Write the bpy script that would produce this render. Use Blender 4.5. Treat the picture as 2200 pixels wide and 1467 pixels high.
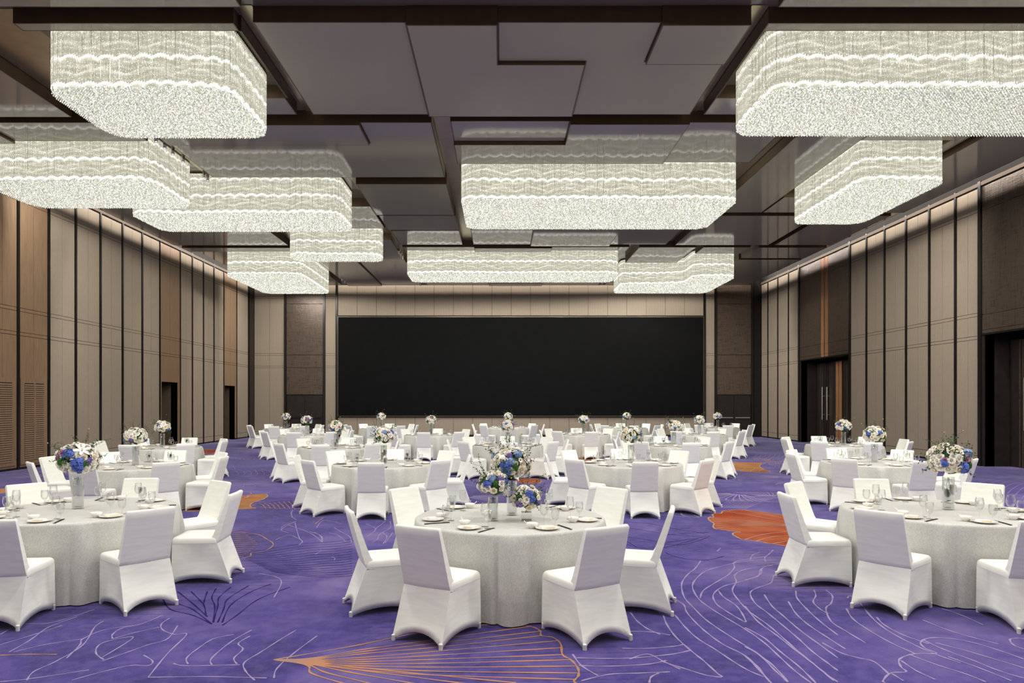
import bpy, bmesh, math, random
from mathutils import Vector, Matrix
random.seed(7)
PI = math.pi
for o in list(bpy.data.objects): bpy.data.objects.remove(o)
scene = bpy.context.scene
C = scene.collection
# ------------------------------------------------------------------ camera
F, CAMH, PX, PY = 1480.0, 1.88, 1075.0, 864.0
cd = bpy.data.cameras.new('camera'); cam = bpy.data.objects.new('camera', cd); C.objects.link(cam)
cam.location = (0, 0, CAMH); cam.rotation_euler = (PI/2, 0, 0)
cd.sensor_width = 36; cd.lens = 36*F/2200
cd.shift_x = (1100-PX)/2200; cd.shift_y = (PY-733.5)/2200
cd.clip_end = 200
scene.camera = cam
# ------------------------------------------------------------------ world, exposure
w = bpy.data.worlds.new('world'); scene.world = w; w.use_nodes = True
w.node_tree.nodes['Background'].inputs[0].default_value = (0.9, 0.93, 1, 1)
w.node_tree.nodes['Background'].inputs[1].default_value = 0.02
vs = scene.view_settings
vs.view_transform = 'Standard'; vs.look = 'None'; vs.gamma = 1; vs.use_curve_mapping = False
vs.exposure = 0.0
SPOT_W = 340.0; COVE_W = 760.0; CHAND = 1.4
# ------------------------------------------------------------------ room numbers
XL, XR, YB, YF = -13.45, 14.15, 37.4, -7.0
HC = 8.40            # dark ceiling
HW = 8.23            # top of wall panels
def fl(px, py, H=0.0):
    d = (CAMH-H)*F/(py-PY)
    return ((px-PX)/F*d, d)
# ------------------------------------------------------------------ lamps (fill spots added out of view, cove strips above the ceiling edge)
def spot(x, y, z, W, ang=130, rad=0.12, col=(1, .97, .925), blend=.9):
    l = bpy.data.lights.new('fill_spot', 'SPOT'); l.energy = W; l.spot_size = math.radians(ang); l.spot_blend = blend
    l.shadow_soft_size = rad; l.color = col
    o = bpy.data.objects.new('fill_spot_lamp', l); C.objects.link(o); o.location = (x, y, z); return o
# fill spots added to brighten the hall, no fittings: rows over the near half of the hall, and lamps tucked between each chandelier and the next ceiling panel
for yy, k in ((-4.5, .3), (0.5, .8), (5.5, 1.5), (10.6, 1.5)):
    for xx in (-11.6, -7, -2.3, 2.3, 7, 11.8): spot(xx, yy, 7.95, SPOT_W*k*((.9 if xx < 0 else 1.8) if abs(xx) > 11 else 1), 176, .25, blend=.25)
for (xx, yy, k) in ((-7, 14.06, 1), (-5.3, 14.06, 1), (5.6, 13.98, 1), (8.2, 13.98, 1), (10.6, 13.98, 1.6), (.2, 21.42, 1), (2.6, 21.42, 1), (5.2, 21.42, 1), (-12, 19.12, .6), (-9.6, 19.12, 1),
                    (-9.6, 21.72, 1), (-7.4, 21.72, 1), (-5.4, 21.72, 1), (9.8, 20.82, 2.4), (-6.8, 26.32, 1), (-5.2, 26.32, 1), (-2.8, 30.82, 3), (.5, 30.82, 3), (3.8, 30.82, 3),
                    (-10.8, 34.02, 1), (-9.2, 34.02, 1), (6.6, 33.92, 1.2), (9.0, 33.92, 1.6)):
    spot(xx, yy, 7.80, SPOT_W*k*1.0, 178, .10, blend=.15)
def area(x, y, z, sx, sy, W, rot, col=(1, .93, .87)):
    l = bpy.data.lights.new('cove_strip', 'AREA'); l.shape = 'RECTANGLE'; l.size = sx; l.size_y = sy; l.energy = W; l.color = col
    o = bpy.data.objects.new('cove_strip_lamp', l); C.objects.link(o); o.location = (x, y, z); o.rotation_euler = rot; return o
# cove: the strip sits above the dark ceiling, back from its edge, and shines over the edge onto the wall head
area(XL+.52, 18.5, 8.72, 0.05, 37, COVE_W, (0, math.radians(60), 0))
area(XR-.52, 18.5, 8.72, 0.05, 37, COVE_W, (0, math.radians(-60), 0))
area(.35, YB-.52, 8.72, 26.5, 0.05, COVE_W*.5, (math.radians(60), 0, 0))
# ------------------------------------------------------------------ materials
def lin(c):
    return tuple(((v/255)/12.92 if v/255 <= .04045 else ((v/255+.055)/1.055)**2.4) for v in c)+(1.0,)
class NT:
    def __init__(s, name):
        s.m = bpy.data.materials.new(name); s.m.use_nodes = True; s.t = s.m.node_tree; s.n = s.t.nodes
        s.p = s.n['Principled BSDF']; s.out = s.n['Material Output']
    def a(s, typ, **kw):
        n = s.n.new(typ)
        for k, v in kw.items():
            if k.startswith('i_'):
                key = k[2:]; key = int(key) if key.isdigit() else key.replace('_', ' ')
                n.inputs[key].default_value = v
            else: setattr(n, k, v)
        return n
    def l(s, a, b): s.t.links.new(a, b)
    def math(s, op, a, b=None, c=None):
        n = s.n.new('ShaderNodeMath'); n.operation = op
        for i, v in enumerate((a, b, c)):
            if v is None: continue
            if isinstance(v, (int, float)): n.inputs[i].default_value = v
            else: s.l(v, n.inputs[i])
        return n.outputs[0]
    def noise(s, vec, scale, detail=3, rough=.5, dist=0):
        n = s.a('ShaderNodeTexNoise'); n.inputs['Scale'].default_value = scale; n.inputs['Detail'].default_value = detail
        n.inputs['Roughness'].default_value = rough; n.inputs['Distortion'].default_value = dist
        if vec is not None: s.l(vec, n.inputs['Vector'])
        return n.outputs['Fac']
    def ramp(s, fac, stops):
        n = s.a('ShaderNodeValToRGB'); e = n.color_ramp.elements
        while len(e) < len(stops): e.new(.5)
        for i, (p, c) in enumerate(stops): e[i].position = p; e[i].color = c
        s.l(fac, n.inputs[0]); return n.outputs[0]
    def mix(s, fac, a, b, blend='MIX'):
        n = s.a('ShaderNodeMix', data_type='RGBA', blend_type=blend)
        if isinstance(fac, (int, float)): n.inputs[0].default_value = fac
        else: s.l(fac, n.inputs[0])
        for i, v in ((6, a), (7, b)):
            if isinstance(v, tuple): n.inputs[i].default_value = v
            else: s.l(v, n.inputs[i])
        return n.outputs[2]
    def bump(s, h, strength=.3, dist=.01):
        b = s.a('ShaderNodeBump'); b.inputs['Strength'].default_value = strength; b.inputs['Distance'].default_value = dist
        s.l(h, b.inputs['Height']); s.l(b.outputs[0], s.p.inputs['Normal'])
    def coord(s, kind='Object'): return s.a('ShaderNodeTexCoord').outputs[kind]
    def pos(s): return s.a('ShaderNodeNewGeometry').outputs['Position']
def simple(name, c, rough=.5, metal=0, spec=.5, noise=0, nscale=20, bump=0):
    m = NT(name); m.p.inputs['Base Color'].default_value = lin(c); m.p.inputs['Roughness'].default_value = rough
    m.p.inputs['Metallic'].default_value = metal; m.p.inputs['Specular IOR Level'].default_value = spec
    f = m.noise(m.coord(), nscale, 3)
    d = tuple(max(0, v*(1-noise)) for v in lin(c)[:3])+(1,); u = tuple(min(1, v*(1+noise)) for v in lin(c)[:3])+(1,)
    m.l(m.ramp(f, [(.3, d), (.7, u)]), m.p.inputs['Base Color'])
    if bump: m.bump(f, bump, .004)
    return m.m
M = {}
def fabric(name, c, rib=90, head=0):
    m = NT(name); p = m.pos(); sp = m.a('ShaderNodeSeparateXYZ'); m.l(p, sp.inputs[0])
    u = m.math('ADD', sp.outputs[0], sp.outputs[1])
    wv = m.math('SINE', m.math('MULTIPLY', u, 2*PI/.055)); wv = m.math('MULTIPLY', wv, .5); wv = m.math('ADD', wv, .5)
    mp = m.a('ShaderNodeMapping'); mp.inputs['Scale'].default_value = (30, 30, 3); m.l(p, mp.inputs[0])
    n = m.noise(mp.outputs[0], 3, 4, .6)
    f = m.math('ADD', m.math('MULTIPLY', m.math('POWER', wv, 4), .45), m.math('MULTIPLY', n, .7))
    a, b = lin(c), lin(tuple(v*.80 for v in c))
    m.l(m.ramp(f, [(.25, a), (.95, b)]), m.p.inputs['Base Color'])
    m.p.inputs['Roughness'].default_value = .75; m.p.inputs['Specular IOR Level'].default_value = .25
    m.bump(m.math('MULTIPLY', wv, -1), .35, .004); return m.m
M['fabric'] = fabric('wall_fabric', (146, 133, 115))
def wood(name, c1, c2):
    m = NT(name); p = m.pos(); mp = m.a('ShaderNodeMapping'); mp.inputs['Scale'].default_value = (9, 9, .5); m.l(p, mp.inputs[0])
    n = m.noise(mp.outputs[0], 3.0, 6, .6, .4)
    m.l(m.ramp(n, [(.3, lin(c2)), (.7, lin(c1))]), m.p.inputs['Base Color']); m.p.inputs['Roughness'].default_value = .5
    m.p.inputs['Specular IOR Level'].default_value = .3
    m.bump(n, .1, .003); return m.m
M['wood'] = wood('oak_veneer', (130, 106, 82), (110, 88, 67))
M['wood_warm'] = wood('warm_veneer', (150, 108, 72), (120, 84, 56))
M['black'] = simple('black_metal', (22, 19, 17), .35, .3, .5, .15, 8)
M['darkwall'] = simple('dark_lacquer', (40, 34, 31), .3, .2, .5, .2, 5)
M['backing'] = simple('wall_backing', (24, 20, 18), .8, 0, .2, .1, 4)
M['plaster'] = simple('pale_plaster', (205, 196, 180), .8, 0, .3, .03, 3)
M['recess'] = simple('recess_brown', (78, 66, 54), .7, 0, .3, .1, 4)
M['screen'] = simple('led_screen', (20, 20, 20), .7, 0, .0, .06, 3)
M['frame'] = simple('screen_frame', (70, 62, 52), .4, .6, .5, .05, 9)
M['steel'] = simple('brushed_steel', (200, 198, 190), .35, 1, .5, .05, 30)
M['chrome'] = simple('chrome', (225, 225, 222), .12, 1, .5, .02, 30)
def meshglass():
    m = NT('dark_woven_mesh'); p = m.pos(); sp = m.a('ShaderNodeSeparateXYZ'); m.l(p, sp.inputs[0])
    u = m.math('ADD', sp.outputs[0], sp.outputs[1])
    mp = m.a('ShaderNodeMapping'); mp.inputs['Scale'].default_value = (22, 22, 1.2); m.l(p, mp.inputs[0])
    n1 = m.noise(mp.outputs[0], 2, 3)
    mp2 = m.a('ShaderNodeMapping'); mp2.inputs['Scale'].default_value = (1.2, 1.2, 26); m.l(p, mp2.inputs[0])
    n2 = m.noise(mp2.outputs[0], 2, 3)
    f = m.math('ADD', n1, n2)
    m.l(m.ramp(f, [(.85/1.0*.85, lin((42, 36, 32))), (.98, lin((86, 73, 62)))]), m.p.inputs['Base Color'])
    m.p.inputs['Roughness'].default_value = .32; m.p.inputs['Metallic'].default_value = .4
    m.bump(f, .5, .01); return m.m
M['mesh'] = meshglass()
def lacquer(name, c, rough, c2=None):
    m = NT(name); p = m.pos()
    n = m.noise(p, .35, 2)
    m.l(m.ramp(n, [(.3, lin(c)), (.7, lin(c2 or c))]), m.p.inputs['Base Color'])
    m.p.inputs['Roughness'].default_value = rough; m.p.inputs['Specular IOR Level'].default_value = .5; m.p.inputs['IOR'].default_value = 1.5
    mp = m.a('ShaderNodeMapping'); mp.inputs['Scale'].default_value = (1.2, .5, 1); m.l(p, mp.inputs[0])
    m.bump(m.noise(mp.outputs[0], 1.6, 2), .02, .02); return m.m
M['panel'] = lacquer('bronze_gloss_panel', (168, 165, 142), .07, (160, 157, 136))
M['satin'] = lacquer('bronze_satin_panel', (172, 166, 142), .34, (160, 156, 134))
M['riser'] = simple('bronze_edge', (96, 78, 58), .35, .5, .5, .1, 3)
M['soffit'] = lacquer('dark_ceiling', (114, 107, 94), .14)
M['slot'] = simple('satin_bronze', (190, 178, 150), .28, .85, .5, .08, 3)
# chandelier glow (light arcs and sparkle painted into the emission)
def glow(name, side=True, k=1.0):
    m = NT(name); m.n.remove(m.p); p = m.pos(); sp = m.a('ShaderNodeSeparateXYZ'); m.l(p, sp.inputs[0])
    X, Y, Z = sp.outputs
    em = m.a('ShaderNodeEmission'); m.l(em.outputs[0], m.out.inputs[0])
    if side:
        u = m.math('ADD', X, Y)
        mp = m.a('ShaderNodeMapping'); mp.inputs['Scale'].default_value = (1, 1, .35); m.l(p, mp.inputs[0])
        big = m.noise(mp.outputs[0], 1.1, 2)
        wob = m.math('MULTIPLY', m.math('SUBTRACT', big, .5), .34)
        tot = None
        for (z0, per, ph, amp, wt) in ((7.285, .27, 0, .045, 1), (7.735, .31, .11, .055, .9), (8.20, .29, .05, .05, .5), (7.45, .83, .21, .11, .22), (7.56, 1.3, .8, .12, .16), (7.90, .97, .4, .12, .22)):
            s = m.math('ABSOLUTE', m.math('SINE', m.math('ADD', m.math('MULTIPLY', u, PI/per), ph*9)))
            h = m.math('ADD', m.math('MULTIPLY', s, amp), z0)
            dz = m.math('ADD', m.math('SUBTRACT', Z, h), m.math('MULTIPLY', wob, .3))
            up = m.math('MULTIPLY', m.math('MAXIMUM', dz, 0), 1/.010)
            dn = m.math('MULTIPLY', m.math('MAXIMUM', m.math('MULTIPLY', dz, -1), 0), 1/.042)
            g = m.math('EXPONENT', m.math('MULTIPLY', m.math('ADD', m.math('MULTIPLY', up, up), m.math('MULTIPLY', dn, dn)), -1))
            g = m.math('MULTIPLY', g, wt)
            tot = g if tot is None else m.math('ADD', tot, g)
        # thin secondary ripples
        r = m.math('SINE', m.math('MULTIPLY', m.math('ADD', m.math('ADD', Z, m.math('MULTIPLY', wob, 1.6)), m.math('MULTIPLY', m.math('SINE', m.math('MULTIPLY', u, 2.4)), .035)), 2*PI/.105))
        r = m.math('POWER', m.math('ADD', m.math('MULTIPLY', r, .5), .5), 4)
        # vertical strand texture
        mp2 = m.a('ShaderNodeMapping'); mp2.inputs['Scale'].default_value = (1, 1, .06); m.l(p, mp2.inputs[0])
        st = m.noise(mp2.outputs[0], 38, 2, .7)
        sp_ = m.noise(p, 60, 1, .5)
        spark = m.math('MULTIPLY', m.math('GREATER_THAN', sp_, .68), .8)
        am = m.math('ADD', .25, m.noise(p, 1.9, 2))
        f = m.math('ADD', m.math('MULTIPLY', m.math('MULTIPLY', tot, am), .95), m.math('MULTIPLY', m.math('MULTIPLY', r, am), .15))
        base = m.math('ADD', .18, m.math('MULTIPLY', st, .50))
        f = m.math('ADD', m.math('ADD', f, base), spark)
        col = m.ramp(m.math('MULTIPLY', f, .6), [(0, (.30, .29, .215, 1)), (.3, (.60, .585, .46, 1)), (.62, (1, .99, .88, 1)), (1, (1, 1, .95, 1))])
        m.l(col, em.inputs[0]); m.l(m.math('MULTIPLY', m.math('ADD', f, .32), k*1.0), em.inputs[1])
    else:
        v = m.a('ShaderNodeTexVoronoi'); v.inputs['Scale'].default_value = 34; m.l(p, v.inputs['Vector'])
        n = m.noise(p, 26, 2, .7)
        hue = m.mix(.35, (.83, .82, .68, 1), v.outputs['Color'])
        m.l(m.mix(.55, hue, (.83, .82, .70, 1)), em.inputs[0])
        f = m.math('ADD', m.math('MULTIPLY', m.math('POWER', n, 4), 9.0), .22)
        m.l(m.math('MULTIPLY', f, k*.92), em.inputs[1])
    return m
g = glow('crystal_curtain_glow', True, CHAND*.86); M['glow_side'] = g.m
g = glow('crystal_underside_glow', False, CHAND*.58); M['glow_bot'] = g.m
g = glow('crystal_drop_glow', False, CHAND*.92); g.m.cycles.emission_sampling = 'NONE'; M['drop'] = g.m
g = glow('crystal_strand_glow', True, CHAND*.85); g.m.cycles.emission_sampling = 'NONE'; M['strand'] = g.m
def lampm():
    m = NT('lamp_face'); m.n.remove(m.p); e = m.a('ShaderNodeEmission'); e.inputs[0].default_value = (1, .93, .82, 1); e.inputs[1].default_value = 12
    m.l(e.outputs[0], m.out.inputs[0]); m.m.cycles.emission_sampling = 'NONE'; return m.m
M['lamp'] = lampm()
# cloths
def spandex():
    m = NT('white_spandex'); p = m.coord(); mp = m.a('ShaderNodeMapping'); mp.inputs['Scale'].default_value = (1, 1, 6); m.l(p, mp.inputs[0])
    n = m.noise(mp.outputs[0], 6, 3)
    m.l(m.ramp(n, [(.3, (.80, .812, .745, 1)), (.7, (.87, .882, .81, 1))]), m.p.inputs['Base Color'])
    m.p.inputs['Roughness'].default_value = .62; m.p.inputs['Specular IOR Level'].default_value = .3; m.p.inputs['Sheen Weight'].default_value = .1
    m.bump(n, .12, .006); return m.m
M['spandex'] = spandex()
def damask():
    m = NT('silver_damask'); p = m.coord()
    n = m.noise(p, 26, 4, .65, 2.2)
    vein = m.math('LESS_THAN', m.math('ABSOLUTE', m.math('SUBTRACT', n, .5)), .035)
    m.l(m.mix(vein, (.58, .58, .535, 1), (.47, .47, .435, 1)), m.p.inputs['Base Color'])
    m.l(m.math('SUBTRACT', .55, m.math('MULTIPLY', vein, .15)), m.p.inputs['Roughness'])
    m.p.inputs['Specular IOR Level'].default_value = .5; m.p.inputs['Sheen Weight'].default_value = .2
    m.bump(m.math('ADD', n, m.math('MULTIPLY', vein, .3)), .12, .003); return m.m
M['damask'] = damask()
M['china'] = simple('white_china', (236, 233, 226), .15, 0, .6, .01, 5)
M['napkin'] = simple('cream_napkin', (244, 238, 226), .8, 0, .2, .03, 40, .2)
M['napkin_edge'] = simple('apricot_napkin_edge', (240, 218, 186), .8, 0, .2, .03, 40)
M['chop'] = simple('black_lacquer', (20, 19, 20), .3, 0, .5, .02, 5)
def thinglass():
    m = NT('clear_glass'); m.n.remove(m.p)
    t = m.a('ShaderNodeBsdfTransparent'); t.inputs[0].default_value = (.965, .97, .968, 1)
    g = m.a('ShaderNodeBsdfGlossy'); g.inputs['Roughness'].default_value = .03; g.inputs[0].default_value = (1, 1, 1, 1)
    lw = m.a('ShaderNodeLayerWeight'); lw.inputs[0].default_value = .35
    mx = m.a('ShaderNodeMixShader'); f = m.math('ADD', m.math('MULTIPLY', lw.outputs['Facing'], .5), .05)
    m.l(m.math('MULTIPLY', m.math('POWER', lw.outputs['Facing'], 1.4), .9), mx.inputs[0]); m.l(t.outputs[0], mx.inputs[1]); m.l(g.outputs[0], mx.inputs[2])
    m.l(mx.outputs[0], m.out.inputs[0]); return m.m
M['glass'] = thinglass()
def solidglass():
    m = NT('vase_glass'); m.p.inputs['Base Color'].default_value = (.97, .98, .98, 1); m.p.inputs['Transmission Weight'].default_value = 1
    m.p.inputs['Roughness'].default_value = .01; m.p.inputs['IOR'].default_value = 1.33; return m.m
M['water'] = solidglass()
# flowers
def petal(name, c, rough=.6, sub=.15):
    m = NT(name); n = m.noise(m.coord(), 30, 2)
    a = lin(c); m.l(m.ramp(n, [(.3, tuple(v*(1-sub) for v in a[:3])+(1,)), (.7, a)]), m.p.inputs['Base Color'])
    m.p.inputs['Roughness'].default_value = rough; m.p.inputs['Subsurface Weight'].default_value = .0; m.p.inputs['Specular IOR Level'].default_value = .2
    return m.m
M['rose_w'] = petal('ivory_petal', (252, 249, 238)); M['rose_c'] = petal('cream_petal', (250, 240, 218))
M['hyd'] = petal('blue_petal', (104, 128, 212), .7, .3); M['hyd2'] = petal('pale_blue_petal', (158, 184, 220), .7, .25)
M['violet'] = petal('violet_petal', (146, 126, 192), .7, .3); M['pink'] = petal('dusty_pink_petal', (205, 150, 185), .6, .3)
M['leaf'] = petal('leaf_green', (66, 96, 50), .5, .4); M['moss'] = petal('moss_green', (60, 104, 34), .8, .5)
M['twig'] = petal('dark_twig', (58, 66, 44), .7, .3); M['yellow'] = petal('yellow_bud', (196, 176, 84), .7, .3)
# carpet
def carpet():
    m = NT('violet_carpet'); p = m.pos()
    n1 = m.noise(p, .42, 4, .55, .8)
    n2 = m.noise(p, 1.7, 5, .6, .5)
    n3 = m.noise(p, 90, 3, .7)
    f = m.math('ADD', m.math('MULTIPLY', n1, .65), m.math('MULTIPLY', n2, .35))
    col = m.ramp(f, [(.39, lin((44, 33, 106))), (.48, lin((64, 49, 132))), (.55, lin((90, 75, 146))), (.66, lin((128, 112, 164)))])
    # fine dark engraved lines flowing in swirls
    wv = m.a('ShaderNodeTexWave', wave_type='BANDS', bands_direction='Y'); wv.inputs['Scale'].default_value = 2.3
    wv.inputs['Distortion'].default_value = 9; wv.inputs['Detail'].default_value = 1.2; wv.inputs['Detail Scale'].default_value = .22
    m.l(p, wv.inputs['Vector'])
    ln = m.math('LESS_THAN', wv.outputs['Fac'], .05)
    msk = m.math('GREATER_THAN', m.noise(p, .33, 1), .50)
    col = m.mix(m.math('MULTIPLY', m.math('MULTIPLY', ln, msk), .6), col, lin((32, 24, 66)))
    n4 = m.noise(p, 9, 5, .7)
    col = m.mix(m.ramp(n4, [(.42, (0, 0, 0, 1)), (.62, (.34, .34, .34, 1))]), col, lin((112, 98, 160)))
    col = m.mix(m.math('MULTIPLY', n3, .55), col, lin((40, 32, 82)))
    m.l(col, m.p.inputs['Base Color']); m.p.inputs['Roughness'].default_value = .95; m.p.inputs['Specular IOR Level'].default_value = .05
    m.p.inputs['Sheen Weight'].default_value = .15
    m.bump(n3, .6, .006); return m.m
M['carpet'] = carpet()
def pile(name, c, c2=None):
    m = NT(name); p = m.pos(); n = m.noise(p, 100, 3, .7); n2 = m.noise(p, 1.6, 3)
    col = m.ramp(n2, [(.38, lin(c2 or c)), (.62, lin(c))])
    col = m.mix(m.math('MULTIPLY', n, .35), col, tuple(v*.5 for v in lin(c)[:3])+(1,))
    m.l(col, m.p.inputs['Base Color']); m.p.inputs['Roughness'].default_value = .95; m.p.inputs['Specular IOR Level'].default_value = .05; return m.m
M['line_l'] = pile('lavender_pile', (154, 140, 178)); M['line_o'] = pile('amber_pile', (188, 130, 94), (160, 128, 112)); M['line_d'] = pile('indigo_pile', (44, 34, 88))
M['patch_r'] = pile('coral_pile', (146, 64, 42), (164, 94, 66)); M['patch_o'] = pile('apricot_pile', (166, 120, 80), (154, 100, 64)); M['line_c'] = pile('cream_pile', (172, 148, 130))
# ------------------------------------------------------------------ mesh helpers
def finish(name, bm, mat, parent=None, smooth=False, loc=None):
    me = bpy.data.meshes.new(name); bm.normal_update(); bm.to_mesh(me); bm.free()
    for m in (mat if isinstance(mat, (list, tuple)) else [mat]): me.materials.append(m)
    if smooth:
        for p in me.polygons: p.use_smooth = True
    return link(name, me, parent, loc)
def link(name, me, parent=None, loc=None, rot=None, scale=None):
    o = bpy.data.objects.new(name, me); C.objects.link(o)
    if parent: o.parent = parent
    if loc is not None: o.location = loc
    if rot is not None: o.rotation_euler = rot
    if scale is not None: o.scale = scale
    return o
def mesh(name, bm, mat, smooth=False):
    me = bpy.data.meshes.new(name); bm.normal_update(); bm.to_mesh(me); bm.free()
    for m in (mat if isinstance(mat, (list, tuple)) else [mat]): me.materials.append(m)
    if smooth:
        for p in me.polygons: p.use_smooth = True
    return me
def box(bm, x0, x1, y0, y1, z0, z1, mi=0):
    v = [bm.verts.new(c) for c in ((x0,y0,z0),(x1,y0,z0),(x1,y1,z0),(x0,y1,z0),(x0,y0,z1),(x1,y0,z1),(x1,y1,z1),(x0,y1,z1))]
    fs = []
    for f in ((3,2,1,0),(4,5,6,7),(0,1,5,4),(1,2,6,5),(2,3,7,6),(3,0,4,7)):
        fc = bm.faces.new([v[i] for i in f]); fc.material_index = mi; fs.append(fc)
    return fs
def bx(name, x0, x1, y0, y1, z0, z1, mat, parent=None):
    bm = bmesh.new(); box(bm, x0, x1, y0, y1, z0, z1); return finish(name, bm, mat, parent)
def lathe(bm, prof, n=16, cap=True, mi=0, c=(0,0,0)):
    rings = []
    for (r, z) in prof:
        if r < 1e-5: rings.append([bm.verts.new((c[0], c[1], c[2]+z))])
        else: rings.append([bm.verts.new((c[0]+r*math.cos(2*PI*i/n), c[1]+r*math.sin(2*PI*i/n), c[2]+z)) for i in range(n)])
    for a, b in zip(rings, rings[1:]):
        for i in range(n):
            j = (i+1) % n
            if len(a) == 1 and len(b) == 1: continue
            if len(a) == 1: f = bm.faces.new((a[0], b[j], b[i]))
            elif len(b) == 1: f = bm.faces.new((a[i], a[j], b[0]))
            else: f = bm.faces.new((a[i], a[j], b[j], b[i]))
            f.material_index = mi
def tube(bm, pts, r, n=5, r1=None):
    r1 = r if r1 is None else r1; rings = []
    pts = [Vector(p) for p in pts]
    for k, p in enumerate(pts):
        d = (pts[min(k+1, len(pts)-1)]-pts[max(k-1, 0)]).normalized()
        a = d.cross(Vector((0, 0, 1)) if abs(d.z) < .9 else Vector((1, 0, 0))).normalized(); b = d.cross(a)
        rr = r+(r1-r)*k/(len(pts)-1)
        rings.append([bm.verts.new(p+a*rr*math.cos(2*PI*i/n)+b*rr*math.sin(2*PI*i/n)) for i in range(n)])
    for a, b in zip(rings, rings[1:]):
        for i in range(n): bm.faces.new((a[i], a[(i+1) % n], b[(i+1) % n], b[i]))
    bm.faces.new(rings[0][::-1]); bm.faces.new(rings[-1])
def tag(o, label, cat, group=None):
    o['label'] = label; o['category'] = cat
    if group: o['group'] = group
    return o
def empty(name, loc=(0,0,0), rz=0):
    o = bpy.data.objects.new(name, None); C.objects.link(o); o.location = loc; o.rotation_euler = (0, 0, rz); o.empty_display_size = .1; return o
def struct(o): o['kind'] = 'structure'; return o
def stuff(o): o['kind'] = 'stuff'; return o
# ------------------------------------------------------------------ shell
floor = struct(bx('floor', XL-.3, XR+1.5, YF, YB+.3, -.2, 0, M['carpet']))
# ceiling: dark base with an open cove gap along the walls, upper slab above
bm = bmesh.new(); box(bm, XL+.36, XR-.36, YF, YB-.36, HC, HC+.04)
ceiling = struct(finish('ceiling', bm, M['soffit']))
bm = bmesh.new(); box(bm, XL-.3, XR+.3, YF, YB+.3, 9.05, 9.25)
finish('cove_slab', bm, M['recess'], ceiling)
for x0, x1, y0, y1 in ((XL+.60, XL+.62, YF, YB-.6), (XR-.62, XR-.60, YF, YB-.6), (XL+.6, XR-.6, YB-.62, YB-.60)):
    bx('cove_upstand', x0, x1, y0, y1, HC+.04, 9.05, M['recess'], ceiling)
# ---- walls
def wall_boxes(name, side, holes):
    """long wall along y with rectangular holes [(y0,y1,z1)] from the floor"""
    X0, X1 = (XL-.3, XL-.03) if side < 0 else (XR+.03, XR+.3)
    bm = bmesh.new(); y = YF
    for (a, b, h) in sorted(holes):
        box(bm, X0, X1, y, a, 0, 9.05); box(bm, X0, X1, a, b, h, 9.05); y = b
    box(bm, X0, X1, y, YB+.3, 0, 9.05)
    return struct(finish(name, bm, M['backing']))
LEFT_HOLES = [(27.35, 28.75, 2.68), (33.6, 34.95, 2.68)]
RIGHT_HOLES = [(27.95, 32.45, 3.83), (15.2, 20.15, 3.86)]
wl = wall_boxes('wall_left', -1, LEFT_HOLES)
wr = wall_boxes('wall_right', 1, RIGHT_HOLES)
wb = struct(bx('wall_back', XL-.03, XR+.03, YB+.03, YB+.3, 0, 9.05, M['backing']))
wf = struct(bx('wall_front', XL-.3, XR+.3, YF-.3, YF, 0, 9.25, M['plaster']))
SEG = [(.30, 3.74), (3.85, 4.42), (4.53, 7.50), (7.61, HW)]      # panel rows between the double grooves
BND = [(.06, .285), (3.753, 3.838), (4.432, 4.518), (7.513, 7.598)]   # slim bands inside the grooves
def wall_module(parent, side, a, b, mat, z0=0.0, split=True):
    """panels between y=a and y=b on a side wall"""
    def pan(y0, y1, h0, h1, nm='panel'):
        if h1 <= z0+.03: return
        h0 = max(h0, z0)
        if side < 0: bx(nm, XL-.03, XL+.0, y0+.006, y1-.006, h0, h1, mat, parent)
        else: bx(nm, XR, XR+.03, y0+.006, y1-.006, h0, h1, mat, parent)
    mid = (a+b)/2
    for (h0, h1) in SEG:
        if split: pan(a, mid, h0, h1); pan(mid, b, h0, h1)
        else: pan(a, b, h0, h1)
    for (h0, h1) in BND: pan(a, b, h0, h1, 'band')
def mullion(parent, side, y, wd=.085, z0=0.0, depth=.035):
    if side < 0: bx('mullion', XL-.03, XL+depth, y-wd/2, y+wd/2, z0, HC-.02, M['black'], parent)
    else: bx('mullion', XR-depth, XR+.03, y-wd/2, y+wd/2, z0, HC-.02, M['black'], parent)
# left wall
ys = [18.0, 19.2, 20.5, 21.8, 23.15, 24.5, 25.85, 27.2]
mm = [M['wood'], M['wood']]+[M['fabric']]*5
for i in range(7):
    z0 = 0
    wall_module(wl, -1, ys[i]+.043, ys[i+1]-.043, mm[i])
    if 0 < i: mullion(wl, -1, ys[i])
for yy in (18.0, 16.7, 15.4, 14.1, 12.8, 11.5, 10.2, 8.9): 
    wall_module(wl, -1, yy-1.3+.043, yy-.043, M['fabric']); mullion(wl, -1, yy)
bx('panel', XL-.03, XL, YF, 7.55, .06, HW, M['fabric'], wl)
mullion(wl, -1, 27.2, .03); mullion(wl, -1, 28.93, .03)
wall_module(wl, -1, 27.22, 28.91, M['wood'], 2.70, True)
bx('panel', XL-.03, XL, 27.22, 27.35, .06, 2.70, M['wood'], wl); bx('panel', XL-.03, XL, 28.75, 28.91, .06, 2.70, M['wood'], wl)
yy2 = [28.93, 30.05, 31.18, 32.32, 33.48]
for i in range(4):
    wall_module(wl, -1, yy2[i]+.03, yy2[i+1]-.03, M['fabric'])
    if i: mullion(wl, -1, yy2[i], .07)
mullion(wl, -1, 33.48, .03); mullion(wl, -1, 35.12, .03)
wall_module(wl, -1, 33.5, 35.10, M['wood'], 2.70, True)
bx('panel', XL-.03, XL, 33.5, 33.6, .06, 2.7, M['wood'], wl); bx('panel', XL-.03, XL, 34.95, 35.10, .06, 2.7, M['wood'], wl)
wall_module(wl, -1, 35.14, 36.7, M['fabric'], 0, False)
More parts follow.
